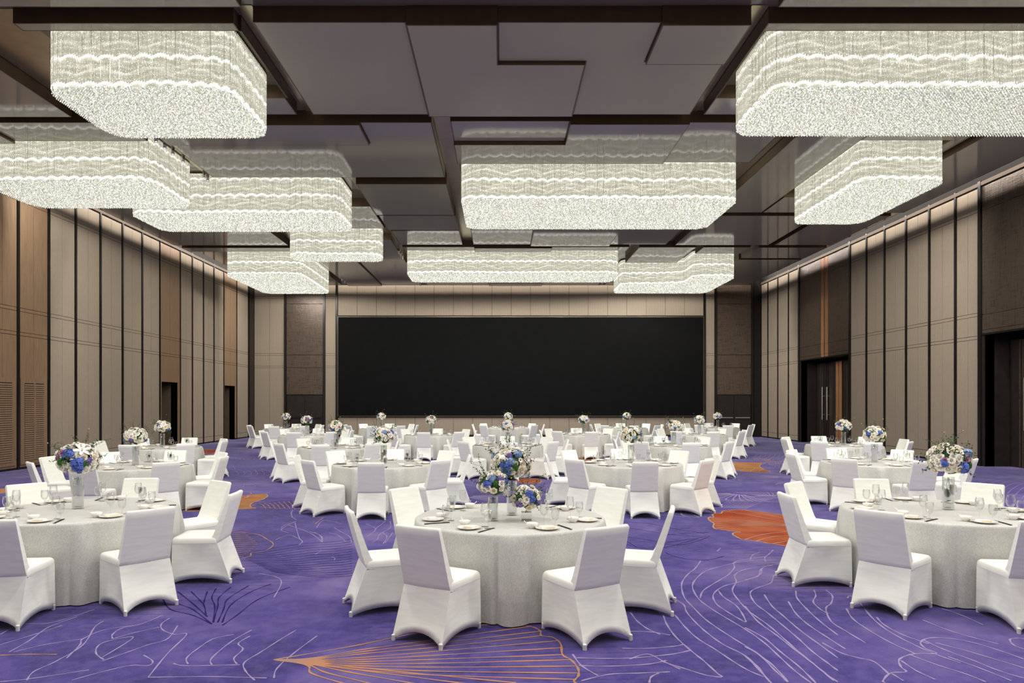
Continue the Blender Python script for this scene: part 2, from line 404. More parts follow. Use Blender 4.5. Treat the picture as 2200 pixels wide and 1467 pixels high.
bx('corner_post', XL-.03, XL+.10, 36.72, YB, 0, HC, M['black'], wl)
def niche(parent, side, a, b, h, depth, mat):
    s = side; X0 = XL-.03 if s < 0 else XR+.03
    X1 = X0+s*depth; lo, hi = min(X0, X1), max(X0, X1); t = .06
    bm = bmesh.new()
    box(bm, *(sorted((X1, X1+s*t))), a-t, b+t, 0, h+t); box(bm, lo, hi, a-t, a, 0, h+t); box(bm, lo, hi, b, b+t, 0, h+t); box(bm, lo, hi, a, b, h, h+t)
    return finish('niche', bm, mat, parent)
for (a, b, h) in LEFT_HOLES: 
    niche(wl, -1, a, b, h, 1.1, M['recess'])
    bm = bmesh.new(); x = XL-.9
    box(bm, x-.04, x, a+.04, (a+b)/2-.005, .01, h-.08); box(bm, x-.04, x, (a+b)/2+.005, b-.04, .01, h-.08)
    finish('door_leaf', bm, M['recess'], wl)
# louvre doors in the wood bays
def louvre(a, b, n, zb=.25, zt=2.42):
    bx('louvre_surround', XL+.0, XL+.035, a-.14, b+.14, zb-.12, zt+.14, M['wood'], wl)
    bx('slat_gap_shade', XL+.0351, XL+.037, a, b, zb, zt, M['black'], wl)  # black sheet stands in for the shade between the slats
    k = 36
    for j in range(n):
        c0 = a+(b-a)*j/n+(.03 if j else 0); c1 = a+(b-a)*(j+1)/n-(.03 if j < n-1 else 0)
        for i in range(k):
            z = zb+(zt-zb)*(i+.1)/k; hh = (zt-zb)/k*.46
            bm = bmesh.new(); fs = box(bm, XL+.037, XL+.055, c0, c1, z, z+hh)
            for v in bm.verts:
                if v.co.x > XL+.05: v.co.z -= .018
            finish('slat', bm, M['wood'], wl)
    if n > 1: bx('louvre_stile', XL+.037, XL+.056, (a+b)/2-.03, (a+b)/2+.03, zb, zt, M['wood'], wl)
louvre(19.42, 20.25, 2); louvre(18.2, 18.93, 1)
# right wall
rs = [20.3, 21.4, 22.7, 24.0, 25.35, 26.6, 27.85]
for i in range(6):
    wall_module(wr, 1, rs[i]+.043, rs[i+1]-.043, M['fabric'])
    if i: mullion(wr, 1, rs[i])
rs = [32.6, 33.8, 35.1, 36.4, YB-.05]
for i in range(4):
    wall_module(wr, 1, rs[i]+.035, rs[i+1]-.035, M['fabric'], 0, False)
    if i: mullion(wr, 1, rs[i], .07)
def dark_bay(a, b, h, wood_at, hole):
    mullion(wr, 1, a, .12, 0, .05); mullion(wr, 1, b, .12, 0, .05)
    cuts = [a+.06]+[c for w_ in wood_at for c in w_]+[b-.06]
    cuts = sorted(cuts)
    for i in range(len(cuts)-1):
        y0, y1 = cuts[i], cuts[i+1]; isw = any(abs(y0-w_[0]) < 1e-6 for w_ in wood_at)
        for (h0, h1) in ((h+.04, 3.99), (4.0, 4.44), (4.45, 7.50), (7.51, HW)):
            bx('mesh_panel' if not isw else 'wood_strip', XR, XR+.03, y0+.01, y1-.01, h0, h1, M['wood_warm'] if isw else M['mesh'], wr)
    bx('lintel', XR-.02, XR+.03, a+.06, b-.06, h-.02, h+.035, M['black'], wr)
    bx('jamb', XR, XR+.03, a+.06, hole[0], 0, h-.02, M['darkwall'], wr); bx('jamb', XR, XR+.03, hole[1], b-.06, 0, h-.02, M['darkwall'], wr)
    niche(wr, 1, hole[0], hole[1], hole[2], 1.3, M['darkwall'])
dark_bay(27.85, 32.6, 3.83, [(29.75, 30.05), (30.12, 30.42)], (27.95, 32.45, 3.83))
dark_bay(15.05, 20.3, 3.86, [(17.3, 17.6), (17.67, 17.97)], (15.2, 20.15, 3.86))
bx('panel', XR, XR+.03, YF, 15.0, .06, HW, M['fabric'], wr)
def double_door(n, y0, y1, h, x):
    e = struct(empty('door_%d' % n, (0, 0, 0)))
    k = 2; lw = (y1-y0)/k
    for i in range(k):
        a, b = y0+i*lw+.01, y0+(i+1)*lw-.01
        leaf = bx('leaf', x, x+.06, a, b, .01, h, M['darkwall'], e)
        bm = bmesh.new(); c = b-.22 if i == 0 else a+.22
        lathe(bm, [(0, 0.0), (.022, 0.0), (.022, 1.5), (0, 1.5)], 10, c=(x-.08, c, 1.08))
        box(bm, x-.08, x, c-.012, c+.012, 1.3, 1.33); box(bm, x-.08, x, c-.012, c+.012, 2.15, 2.18)
        finish('handle', bm, M['steel'], leaf)
        for s in range(2):
            cc = a+.35+s*(lw-.75)
            bx('inlay_strip', x-.006, x-.001, cc, cc+.05, .02, h-.02, M['mesh'], leaf)
    return e
double_door(1, 30.56, 32.42, 3.7, XR+.75); double_door(2, 28.0, 29.98, 3.7, XR+.75)
double_door(3, 18.38, 20.12, 3.7, XR+.75)
for (a, b) in ((30.02, 30.25), (30.31, 30.54)): bx('wood_strip', XR+.72, XR+.745, a, b, .01, 3.7, M['wood_warm'], wr)
# back wall
SX0, SX1, SZ0, SZ1 = -8.82, 11.03, 1.10, 6.53
seam0 = (808.5-PX)/F*YB; sw = 41.4/F*YB
def bpan(x0, x1, z0, z1, mat=None, nm='panel', d=0.0):
    return bx(nm, x0+.007, x1-.007, YB-d, YB+.03, z0, z1, mat or M['fabric'], wb)
edges = [SX0]+[seam0+sw*k for k in range(-3, 30) if SX0+.2 < seam0+sw*k < SX1-.2]+[SX1]
for a, b in zip(edges, edges[1:]):
    bpan(a, b, SZ1+.06, HW); bpan(a, b, .12, SZ0-.05)
for (a, b, n) in ((XL+.1, -11.72, 2), (-9.5, SX0-.12, 1), (SX1+.12, 11.62, 1)):
    for k in range(n):
        x0 = a+(b-a)*k/n; x1 = a+(b-a)*(k+1)/n
        for (h0, h1) in SEG: bpan(x0, x1, h0, h1)
        for (h0, h1) in BND: bpan(x0, x1, h0, h1, nm='band')
for x in (SX0-.06, SX1+.06): bx('mullion', x-.04, x+.04, YB-.05, YB+.03, 0, HC-.02, M['black'], wb)
for (a, b, dn) in ((-11.72, -9.5, 0), (11.62, 13.72, 1)):
    for x in (a+.06, b-.06): bx('mullion', x-.06, x+.06, YB-.08, YB+.03, 0, HC-.02, M['black'], wb)
    c = (a+b)/2
    for (h0, h1) in ((2.30, 3.74), (3.76, 4.43), (4.45, 7.2), (7.22, HW)): bpan(a+.12, b-.12, h0, h1, M['mesh'], 'mesh_panel', .04)
    e = struct(empty('door_%d' % (4+dn)))
    for (x0, x1) in ((a+.14, c-.008), (c+.008, b-.14)):
        lf = bx('leaf', x0, x1, YB-.03, YB+.03, .02, 2.26, M['darkwall'], e)
        bm = bmesh.new(); box(bm, x0+.06, x1-.06, YB-.09, YB-.05, 1.02, 1.07); box(bm, x0+.06, x0+.1, YB-.06, YB-.03, 1.02, 1.07); box(bm, x1-.1, x1-.06, YB-.06, YB-.03, 1.02, 1.07)
        finish('push_bar', bm, M['steel'] if dn else M['black'], lf)
bx('corner_post', 13.74, XR, YB-.1, YB+.03, 0, HC, M['black'], wb)
for (nm, a) in (('baseboard_left', (XL-.02, XL+.012, YF, 27.35, 0, .055)), ('baseboard_back', (XL+.12, XR-.45, YB-.06, YB-.0, 0, .10)), ('baseboard_right', (XR-.012, XR+.02, YF, 15.2, 0, .055))):
    struct(bx(nm, *a, M['black']))
struct(bx('trim_1', XL-.02, XL+.04, YF, YB-.1, HW+.01, HC-.05, M['recess'])); struct(bx('trim_2', XR-.04, XR+.02, YF, YB-.1, HW+.01, HC-.05, M['recess']))
# LED screen
sc = tag(empty('screen', ((SX0+SX1)/2, YB-.05, SZ0)), 'huge black wide video screen mounted on the back wall', 'screen')
hw = (SX1-SX0)/2; hh = SZ1-SZ0
bx('screen_panel', -hw+.05, hw-.05, -.06, .02, .05, hh-.05, M['screen'], sc)
bm = bmesh.new(); box(bm, -hw, hw, -.08, .04, 0, .05); box(bm, -hw, hw, -.08, .04, hh-.05, hh); box(bm, -hw, -hw+.05, -.08, .04, .05, hh-.05); box(bm, hw-.05, hw, -.08, .04, .05, hh-.05)
finish('frame', bm, M['frame'], sc)
# ------------------------------------------------------------------ ceiling panels
HI, LO = 8.13, 8.07
def plate(rects, H, mat='panel'):
    """one ceiling panel made of touching rectangles, glossy underside and dark bronze edges"""
    xs = sorted({v for r in rects for v in r[:2]}); yl = sorted({v for r in rects for v in r[2:]})
    inside = lambda x, y: any(r[0] < x < r[1] and r[2] < y < r[3] for r in rects)
    bm = bmesh.new(); cells = {}
    for i in range(len(xs)-1):
        for j in range(len(yl)-1):
            if inside((xs[i]+xs[i+1])/2, (yl[j]+yl[j+1])/2): cells[(i, j)] = 1
    def vq(pts, mi):
        f = bm.faces.new([bm.verts.new(p) for p in pts]); f.material_index = mi
    T = HC-.001
    for (i, j) in cells:
        x0, x1, y0, y1 = xs[i], xs[i+1], yl[j], yl[j+1]
        vq(((x0,y1,H),(x1,y1,H),(x1,y0,H),(x0,y0,H)), 0)
        if (i-1, j) not in cells: vq(((x0,y0,H),(x0,y0,T),(x0,y1,T),(x0,y1,H)), 1)
        if (i+1, j) not in cells: vq(((x1,y1,H),(x1,y1,T),(x1,y0,T),(x1,y0,H)), 1)
        if (i, j-1) not in cells: vq(((x1,y0,H),(x1,y0,T),(x0,y0,T),(x0,y0,H)), 1)
        if (i, j+1) not in cells: vq(((x0,y1,H),(x0,y1,T),(x1,y1,T),(x1,y1,H)), 1)
    bmesh.ops.remove_doubles(bm, verts=bm.verts, dist=1e-4)
    bot = [f for f in bm.faces if f.material_index == 0]
    ins = bmesh.ops.inset_region(bm, faces=bot, thickness=.022, depth=0, use_boundary=True, use_even_offset=True)
    for f in ins['faces']: f.material_index = 1
    return finish('ceiling_panel', bm, [M[mat], M['riser']], ceiling)
PL = [
 ([(-4.07,-1.555,11.33,14.97)],HI), ([(-1.55,-.045,11.31,12.64),(-1.55,1.56,12.64,14.94)],LO),
 ([(-.04,2.655,11.33,12.63),(1.565,2.655,12.63,14.97),(2.655,4.12,12.645,14.97)],HI), ([(2.66,4.12,11.31,12.64)],LO),
 ([(-8.04,-4.40,11.36,11.60)],HI), ([(4.42,12.0,11.36,11.60)],HI), ([(-8.0,-4.42,14.15,14.97)],HI), ([(4.42,11.2,14.15,14.97)],HI),
 ([(-13.0,-9.4,11.36,15.1)],HI), ([(12.05,13.7,11.36,15.1)],HI), ([(-4.40,-4.36,11.6,14.15)],HI), ([(4.42,4.46,11.6,14.15)],HI),
 ([(-13.0,-11.62,15.4,16.5)],LO), ([(-11.6,-8.44,15.4,16.5)],HI),
 ([(-8.0,-3.15,15.39,16.6)],LO), ([(-8.0,-3.155,16.61,19.15),(-3.155,-3.145,16.61,19.15),(-3.145,-1.54,15.39,19.15)],HI),
 ([(-1.12,1.555,15.39,16.57)],HI+.03), ([(1.56,4.225,15.36,17.9),(-1.12,1.56,16.58,17.9)],LO),
 ([(4.23,6.5,15.39,17.95)],HI), ([(6.95,8.60,15.39,22.7)],HI), ([(8.61,10.9,15.39,16.45)],HI), ([(11.4,13.3,15.39,22.75)],HI),
 ([(10.95,11.3,15.39,22.75)],HI+.12),
 ([(-4.1,-1.52,19.55,22.8)],LO), ([(-4.05,-1.5,22.96,24.9)],8.10), ([(-3.98,-1.5,25.1,27.35)],HI),
 ([(-1.07,1.195,21.9,27.3)],HI), ([(1.2,4.32,21.9,27.35)],LO), ([(4.33,6.55,21.9,27.3)],HI),
 ([(8.65,10.85,21.0,22.7)],HI), ([(6.95,10.65,23.1,27.4)],HI), ([(10.9,13.1,23.1,27.4)],HI),
 ([(-3.95,-1.05,27.75,28.4)],HI), ([(-1.04,2.075,27.72,28.4)],LO), ([(2.08,5.2,27.75,28.4)],HI),
 ([(5.6,7.9,27.8,30.9)],HI), ([(8.2,10.1,27.8,29.0)],HI), ([(10.45,13.2,27.85,29.9)],HI), ([(10.45,13.2,30.2,36.7)],HI),
 ([(5.55,10.1,34.2,36.7)],HI), ([(-3.9,-.6,31.0,36.7)],HI), ([(-.59,2.2,31.0,36.7)],LO), ([(2.21,5.2,31.0,36.7)],HI),
 ([(-8.05,-6.3,26.5,36.7)],LO), ([(-6.29,-4.2,26.5,36.7)],HI),
 ([(-13.0,-8.45,22.0,27.45)],HI), ([(-12.9,-8.45,27.9,28.6)],HI), ([(-13.0,-10.85,19.3,21.8)],LO), ([(-12.9,-8.45,34.2,36.7)],HI),
 ([(-8.0,-4.15,22.0,24.8)],HI), ([(-13.0,-4.1,-6.5,10.9)],HI), ([(-4.05,4.1,-6.5,10.9)],HI+.12), ([(4.4,13.5,-6.5,10.9)],HI)]
for i, (r, h) in enumerate(PL): plate(r, h, 'satin' if i < 4 else 'panel')
# satin bronze slot linings (tops of the narrow channels between the panels)
for (x0, x1, y0, y1) in ((-4.35,-4.08,11.3,36.7), (4.13,4.41,11.3,17.5), (-1.53,-1.13,15.4,36.7), (6.52,6.93,15.4,36.7), (-8.42,-8.02,15.4,36.7), (10.92,11.38,11.4,15.3), (-9.38,-8.06,11.4,15.0), (8.1,8.18,27.8,31), (-8.06,-7.9,22,24)):
    bx('slot_lining', x0, x1, y0, y1, HC-.012, HC-.002, M['slot'], ceiling)
# ------------------------------------------------------------------ chandeliers
def round_poly(P, r, seg=6):
    out = []; n = len(P)
    for i in range(n):
        p, a, b = Vector(P[i]), Vector(P[i-1]), Vector(P[(i+1) % n])
        da, db = (a-p).normalized(), (b-p).normalized()
        s, e, c = p+da*r, p+db*r, p+da*r+db*r
        a0 = math.atan2(s.y-c.y, s.x-c.x); a1 = math.atan2(e.y-c.y, e.x-c.x); d = (a1-a0+PI) % (2*PI)-PI
        for k in range(seg+1):
            t = a0+d*k/seg; out.append((c.x+r*math.cos(t), c.y+r*math.sin(t)))
    return out
def inpoly(x, y, P):
    c = False; j = len(P)-1
    for i in range(len(P)):
        if (P[i][1] > y) != (P[j][1] > y) and x < (P[j][0]-P[i][0])*(y-P[i][1])/(P[j][1]-P[i][1])+P[i][0]: c = not c
        j = i
    return c
HB = 7.24
def chandelier(P, label, step=.045, sstep=.05):
    cx = sum(p[0] for p in P)/len(P); cy = sum(p[1] for p in P)/len(P)
    P = [(x-cx, y-cy) for x, y in P]
    e = tag(empty('chandelier', (cx, cy, HB)), label, 'chandelier', 'crystal curtain chandeliers')
    R = round_poly(P, .42); Ri = [(x*.985, y*.985) for x, y in R]
    H = HC-HB-.001
    # mounting tray
    bm = bmesh.new(); v0 = [bm.verts.new((x, y, H-.04)) for x, y in R]; v1 = [bm.verts.new((x, y, H)) for x, y in R]
    for i in range(len(R)): j = (i+1) % len(R); bm.faces.new((v0[i], v0[j], v1[j], v1[i]))
    bm.faces.new(v0[::-1]); finish('ceiling_tray', bm, M['riser'], e)
    # inner lit curtain: outline resampled, bottom edge slightly rounded
    def resample(R, st):
        out = []
        for i in range(len(R)):
            a, b = Vector(R[i]), Vector(R[(i+1) % len(R)]); n = max(1, round((b-a).length/st))
            for k in range(n): out.append(a+(b-a)*k/n)
        return out
    Q = resample(R, .6); n = len(Q)
    def offset(q, i, d):
        t = (Q[(i+1) % n]-Q[i-1]).normalized(); return q+Vector((-t.y, t.x))*d
    area2 = sum(R[i][0]*R[(i+1) % len(R)][1]-R[(i+1) % len(R)][0]*R[i][1] for i in range(len(R)))
    sg = 1 if area2 > 0 else -1
    bm = bmesh.new(); rings = []
    for (z, d) in ((H-.04, .03), (.07, .03), (.035, .045), (.02, .09)):
        rings.append([bm.verts.new((*offset(Q[i], i, d*sg), z)) for i in range(n)])
    for a, b in zip(rings, rings[1:]):
        for i in range(n):
            j = (i+1) % n; f = bm.faces.new((a[i], b[i], b[j], a[j])); f.material_index = 0
    f = bm.faces.new(rings[-1]); f.material_index = 1
    bmesh.ops.recalc_face_normals(bm, faces=bm.faces)
    finish('lit_core', bm, [M['glow_side'], M['glow_bot']], e)
    # strands
    bm = bmesh.new(); S = resample(R, sstep)
    for q in S:
        r = .0055; zb = .03+random.random()*.03
        a = [bm.verts.new((q.x+dx*r, q.y+dy*r, zb)) for dx, dy in ((1,0),(-.5,.87),(-.5,-.87))]
        b = [bm.verts.new((q.x+dx*r, q.y+dy*r, H-.04)) for dx, dy in ((1,0),(-.5,.87),(-.5,-.87))]
        for i in range(3): j = (i+1) % 3; bm.faces.new((a[i], a[j], b[j], b[i]))
    stuff(finish('crystal_strands', bm, M['strand'], e))
    bm = bmesh.new()
    for q in resample(R, .16):
        if random.random() < .45:
            c_ = Vector((0, 0)); d_ = q.normalized()*.012; tube(bm, [(q.x+d_.x, q.y+d_.y, .05+random.random()*.15), (q.x+d_.x, q.y+d_.y, H-.04-random.random()*.3)], .0028, 3)
    stuff(finish('suspension_wires', bm, M['riser'], e))
    # drops
    verts, faces = [], []
    x0, x1 = min(p[0] for p in P), max(p[0] for p in P); y0, y1 = min(p[1] for p in P), max(p[1] for p in P)
    j = 0; y = y0
    while y < y1:
        x = x0+(step/2 if j % 2 else 0)
        while x < x1:
            if inpoly(x, y, R):
                r = step*.30; z = -.012+random.uniform(-.006, .006); k = len(verts)
                verts += [(x+r,y,z),(x,y+r,z),(x-r,y,z),(x,y-r,z),(x,y,z+r*1.6),(x,y,z-r*1.2)]
                faces += [(k,k+1,k+4),(k+1,k+2,k+4),(k+2,k+3,k+4),(k+3,k,k+4),(k+1,k,k+5),(k+2,k+1,k+5),(k+3,k+2,k+5),(k,k+3,k+5)]
            x += step
        y += step*.5; j += 1
    me = bpy.data.meshes.new('crystal_drops'); me.from_pydata(verts, [], faces); me.materials.append(M['drop'])
    stuff(link('crystal_drops', me, e)); return e
def R4(x0, x1, y0, y1): return [(x0,y0),(x1,y0),(x1,y1),(x0,y1)]
chandelier(R4(-7.82,-4.62,11.69,13.95), 'glowing crystal chandelier at upper left, nearest on the left side', .05, .045)
chandelier(R4(4.62,11.3,11.69,13.85), 'wide glowing crystal chandelier at upper right, cut by the right edge', .055, .045)
chandelier(R4(-12.75,-8.42,16.6,19.0), 'crystal chandelier at the left edge beside the left wall', .06)
chandelier(R4(-10.57,-4.58,19.5,21.6), 'long crystal chandelier left of centre, behind the nearest left one', .065)
chandelier(R4(-1.05,6.32,18.15,21.3), 'long crystal chandelier over the room centre, above the screen', .065)
chandelier(R4(8.70,10.82,16.57,20.7), 'crystal chandelier beside the right wall, running away from the viewer', .06)
chandelier(R4(-7.74,-4.4,25.0,26.2), 'small shallow crystal chandelier left of the screen centre, upper one', .08, .07)
chandelier(R4(-11.55,-8.36,28.8,33.9), 'far crystal chandelier low on the left over the dark mesh pier', .09, .07)
chandelier(R4(-3.92,4.95,28.6,30.7), 'farthest long crystal chandelier straight above the black screen', .08, .07)
chandelier([(5.5,31.2),(8.23,31.2),(8.23,29.3),(10.05,29.3),(10.05,33.8),(5.5,33.8)], 'far L-shaped crystal chandelier above the right end of screen', .09, .07)
# visible little spotlights in the slots
sp_bm = bmesh.new(); lathe(sp_bm, [(0,.2),(.045,.2),(.045,0),(.03,0)], 12); sp_me = mesh('housing', sp_bm, M['steel'], True)
sl_bm = bmesh.new(); lathe(sl_bm, [(.03,.012),(0,.012)], 12); sl_me = mesh('lens', sl_bm, M['lamp'])
def spotthing(x, y, z, label):
    e = tag(empty('spotlight', (x, y, z)), label, 'spotlight', 'small ceiling spotlights')
    link('housing', sp_me, e); link('lens', sl_me, e)
    b = bmesh.new(); lathe(b, [(.012, .2), (.012, HC-.012-z)], 6); finish('stem', b, M['steel'], e)
for i, (px, py) in enumerate(((348,303),(365,317),(384,330),(403,347),(447,381),(480,387))):
    d = (8.1-CAMH)*F/(PY-py); spotthing(-8.2, d, 8.08, 'small steel spotlight in the upper left ceiling slot, %s nearest the viewer' % ('first','second','third','fourth','fifth','sixth')[i])
for i, (px, py) in enumerate(((856,540),(860,546),(864,552),(903,609),(1293,607),(735,600),(741,605),(748,609))):
    d = (8.05-CAMH)*F/(PY-py); x = (px-PX)/F*d
    nm = ('above the left end of the screen, first in its row', 'above the left end of the screen, second in its row', 'above the left end of the screen, third in its row', 'just right of the three in the left row', 'alone under the long far chandelier, right end',
          'over the dark mesh pier, first of three', 'over the dark mesh pier, middle of three', 'over the dark mesh pier, last of three')[i]
    spotthing(x, min(d, 36.5), 7.95, 'tiny spotlight '+nm)
# ------------------------------------------------------------------ carpet inlays
def smooth_pts(P, n=8):
    out = []
    P = [P[0]]+list(P)+[P[-1]]
    for i in range(1, len(P)-2):
        p0, p1, p2, p3 = [Vector(q) for q in P[i-1:i+3]]
        for k in range(n):
            t = k/n
            out.append(.5*((2*p1)+(p2-p0)*t+(2*p0-5*p1+4*p2-p3)*t*t+(3*p1-p0-3*p2+p3)*t**3))
    out.append(Vector(P[-2])); return out
ZK = [0]
def ribbon(bm, P, wd, z):
    ZK[0] = (ZK[0]+1) % 40; z += ZK[0]*.00002
    P = smooth_pts(P)
    L, R = [], []
    for i, p in enumerate(P):
        t = (P[min(i+1, len(P)-1)]-P[max(i-1, 0)])
        if t.length < 1e-6: t = Vector((1, 0))
        t.normalize(); n = Vector((-t.y, t.x)); k = wd/2*(.75+.25*math.sin(i*.9))
        L.append(bm.verts.new((*(p+n*k), z))); R.append(bm.verts.new((*(p-n*k), z)))
    for i in range(len(P)-1): bm.faces.new((L[i], R[i], R[i+1], L[i+1]))
def crop(ox, oy, s, pts): return [fl(ox+x/s, oy+y/s) for x, y in pts]
A = (1200, 1067, 3.667); B = (1600, 1067, 3.667); D = (0, 1067, 3.143); E = (700, 1067, 3.667); G = (500, 850, 3.667)
lav = [
 (A, [(825,930),(850,1000),(920,1100),(1040,1210),(1140,1290),(1250,1390),(1285,1420),(1160,1405),(980,1350),(820,1300)]),
 (A, [(900,800),(985,850),(1010,910),(1090,1000),(1180,1080),(1300,1165),(1450,1240),(1560,1330),(1640,1430),(1680,1470)]),
 (A, [(915,930),(1000,1030),(1100,1120),(1230,1200),(1380,1300),(1500,1370),(1620,1420)]),
 (A, [(1120,505),(1080,560),(1010,620),(970,690),(990,790),(1060,870),(1150,960),(1260,1040),(1400,1130),(1560,1230),(1690,1330),(1810,1460)]),
 (A, [(1540,500),(1400,520),(1200,570),(1110,620),(1055,700),(1100,800),(1200,880),(1330,960),(1480,1050),(1620,1150),(1740,1260),(1860,1370),(1990,1467)]),
 (A, [(1640,470),(1400,510),(1385,560),(1330,620),(1230,680),(1140,740),(1115,800)]),
 (A, [(1690,540),(1480,570),(1390,615),(1400,670),(1370,740),(1430,830),(1510,910),(1650,1010),(1800,1140),(1950,1270),(2100,1390),(2200,1460)]),
 (A, [(1600,565),(1590,610),(1500,650),(1390,680),(1290,710),(1220,770),(1240,840),(1320,900),(1420,960),(1475,985),(1440,910),(1390,850),(1300,790),(1260,740)]),
 (A, [(1765,590),(1700,620),(1670,680),(1560,720),(1510,760),(1550,840),(1640,910),(1750,1000),(1880,1110),(2000,1220),(2120,1310),(2200,1370)]),
 (A, [(1620,770),(1680,860),(1760,930),(1900,1050),(2050,1160),(2200,1270)]),
 (A, [(1810,825),(1870,920),(1970,1010),(2120,1110),(2260,1200)]),
 (A, [(1870,740),(1880,800),(1960,890),(2070,990),(2200,1090)]),
 (A, [(1510,495),(1530,460),(1580,440)]), (A, [(1630,510),(1625,480),(1660,450),(1690,420)]), (A, [(1250,430),(1275,405)]),
 (A, [(565,910),(620,980),(700,1040),(800,1085)]), (A, [(530,1060),(720,1065),(880,1090)]), (A, [(500,1195),(700,1195),(900,1180),(980,1165)]),
 (A, [(140,1270),(350,1275),(600,1270),(900,1240),(1040,1210)]), (A, [(160,1330),(400,1335),(700,1320),(850,1290)]),
 (A, [(180,1450),(400,1400),(640,1390),(880,1380)]), (A, [(110,1240),(180,1330),(310,1410)]), (A, [(715,1467),(730,1420),(790,1390)]),
 (A, [(560,1280),(700,1240),(830,1300),(960,1360)]),
 (B, [(810,800),(830,780),(900,830),(1000,950),(1120,1050),(1300,1150),(1500,1240),(1700,1310)]),
 (B, [(800,880),(850,960),(960,1040),(1150,1150),(1350,1240)]), (B, [(1040,950),(1100,1010),(1250,1090),(1450,1160)]),
 (B, [(1400,970),(1600,1050),(1800,1110),(2000,1160)]), (B, [(1550,880),(1700,930),(1880,1010)]),
 (B, [(2200,1280),(2000,1210),(1800,1150),(1600,1115),(1450,1115),(1385,1150),(1430,1200),(1510,1235),(1330,1240),(1220,1280),(1230,1340),(1270,1380),(1150,1390),(1090,1450),(1110,1467)]),
 (B, [(1410,1130),(1560,1200),(1800,1290),(2000,1370),(2200,1430)]), (B, [(1300,1245),(1500,1320),(1750,1400),(1900,1460)]),
 (B, [(1230,1290),(1350,1370),(1500,1440)]), (B, [(2200,1200),(2120,1170),(2090,1125),(2150,1115),(2200,1120)]),
 (B, [(1600,1260),(1850,1350),(2100,1450)]), (B, [(1500,1150),(1800,1230),(2200,1350)]), (B, [(1160,1395),(1250,1450)]),
 (B, [(0,655),(100,630),(130,570),(200,540),(300,525)]), (B, [(545,735),(560,780),(540,830),(600,890),(660,920)]), (B, [(640,735),(690,780),(680,840),(640,880),(680,980),(800,1060),(950,1150)]),
 (B, [(0,860),(100,980),(250,1090),(400,1210),(560,1330),(700,1450)]), (B, [(0,1180),(120,1250),(240,1370),(340,1460)]), (B, [(0,1250),(90,1340),(200,1460)]),
 (B, [(610,1150),(760,1230),(900,1270),(1020,1300),(1140,1400)]), (B, [(0,1030),(150,1110),(280,1220),(430,1340),(560,1467)]),
 (D, [(0,930),(150,860),(350,850),(640,760)]), (D, [(60,1050),(200,970),(330,880),(520,810)]), (D, [(180,1240),(230,1180),(380,1110),(560,1000),(640,880),(700,840)]),
 (D, [(450,1090),(540,1000),(560,960),(700,900),(900,870)]), (D, [(760,960),(760,930),(820,890),(950,860),(1100,800)]),
 (D, [(760,960),(900,920),(1080,880)]), (D, [(700,1100),(650,1060),(660,1010),(730,975),(900,950),(690,1085)]),
 (D, [(1145,820),(1090,860),(1100,900),(1180,930),(1260,930),(1130,1060),(1000,1220)]), (D, [(1200,870),(1130,960),(1000,1000),(860,1050),(690,1110)]),
 (D, [(970,1070),(1030,1110),(1000,1140),(880,1140),(700,1180),(480,1240)]), (D, [(1170,1125),(1230,1140),(1400,1140),(1620,1135)]),
 (D, [(1270,1130),(1260,1090),(1330,1030),(1440,960),(1580,930)]), (D, [(1430,1135),(1430,1090),(1560,980),(1700,900)]), (D, [(1600,1130),(1580,1090),(1640,1030),(1610,990),(1690,940)]),
 (D, [(1720,1240),(1660,1180),(1650,1120),(1760,1050),(1900,960),(2000,900)]), (D, [(1850,1225),(1870,1160),(1980,1060),(2140,940)]), (D, [(0,1250),(200,1230),(600,1170)]),
 (D, [(1000,1220),(1400,1215),(1800,1225)]), (D, [(0,1000),(200,940),(420,870)]), (D, [(90,1050),(300,1000),(560,960)]),
 (D, [(1750,520),(1860,540),(1900,580),(1850,680)]), (D, [(1860,290),(1940,260),(1990,270),(2040,300),(2020,325)]), (D, [(2090,235),(2160,260),(2175,305)]), (D, [(1950,245),(1900,220),(1990,170)]), (D, [(2000,155),(1970,130),(1975,90)]),
 (G, [(440,1020),(560,1060),(640,1100),(700,1150)]), (G, [(490,1000),(520,1110),(550,1150),(520,1175)]), (G, [(640,1075),(700,1110),(705,1155)]), (G, [(760,1080),(830,1100),(890,1150)]), (G, [(800,1040),(850,1070),(920,1110),(935,1155)]),
 (G, [(970,1000),(1010,1060),(1000,1110),(960,1140)]), (G, [(1050,1010),(1125,1050),(1060,1110)]), (G, [(1125,1050),(1200,990)]), (G, [(1240,990),(1240,1040),(1160,1090),(1140,1130),(1100,1155)]), (G, [(1260,1080),(1200,1160)]), (G, [(1210,1060),(1185,1080),(1215,1110),(1185,1165)]),
 (G, [(380,1040),(410,1020),(500,990)]), (G, [(470,960),(460,920),(500,890)]), (G, [(660,1040),(720,980),(860,1010)]),
 (G, [(0,1270),(20,580),(5,560)][1:]), (G, [(60,705),(90,700),(80,720)]), (G, [(130,690),(180,710),(130,720)]), (G, [(230,700),(290,705)]),
 (G, [(0,600),(60,590),(120,600),(180,605),(170,580),(120,575)]), (G, [(220,575),(270,590),(340,590)]), (G, [(650,1250),(700,1220)]), (G, [(780,1270),(805,1280),(800,1295)]),
]
P1 = (0, 0, 1)
for k in range(12): lav.append((P1, [(1545+k*5, 1091+k*.2), (1562+k*9, 1078-k*.6), (1600+k*13, 1068-k*.9), (1650+k*14, 1064-k*1.2)]))
for k in range(9): lav.append((P1, [(505+k*14, 1022), (512+k*14, 1018), (508+k*14, 1012), (498+k*14, 1009)]))
for k in range(8): lav.append((P1, [(1610+k*10, 985+k*.5), (1622+k*10, 981), (1626+k*10, 975)]))
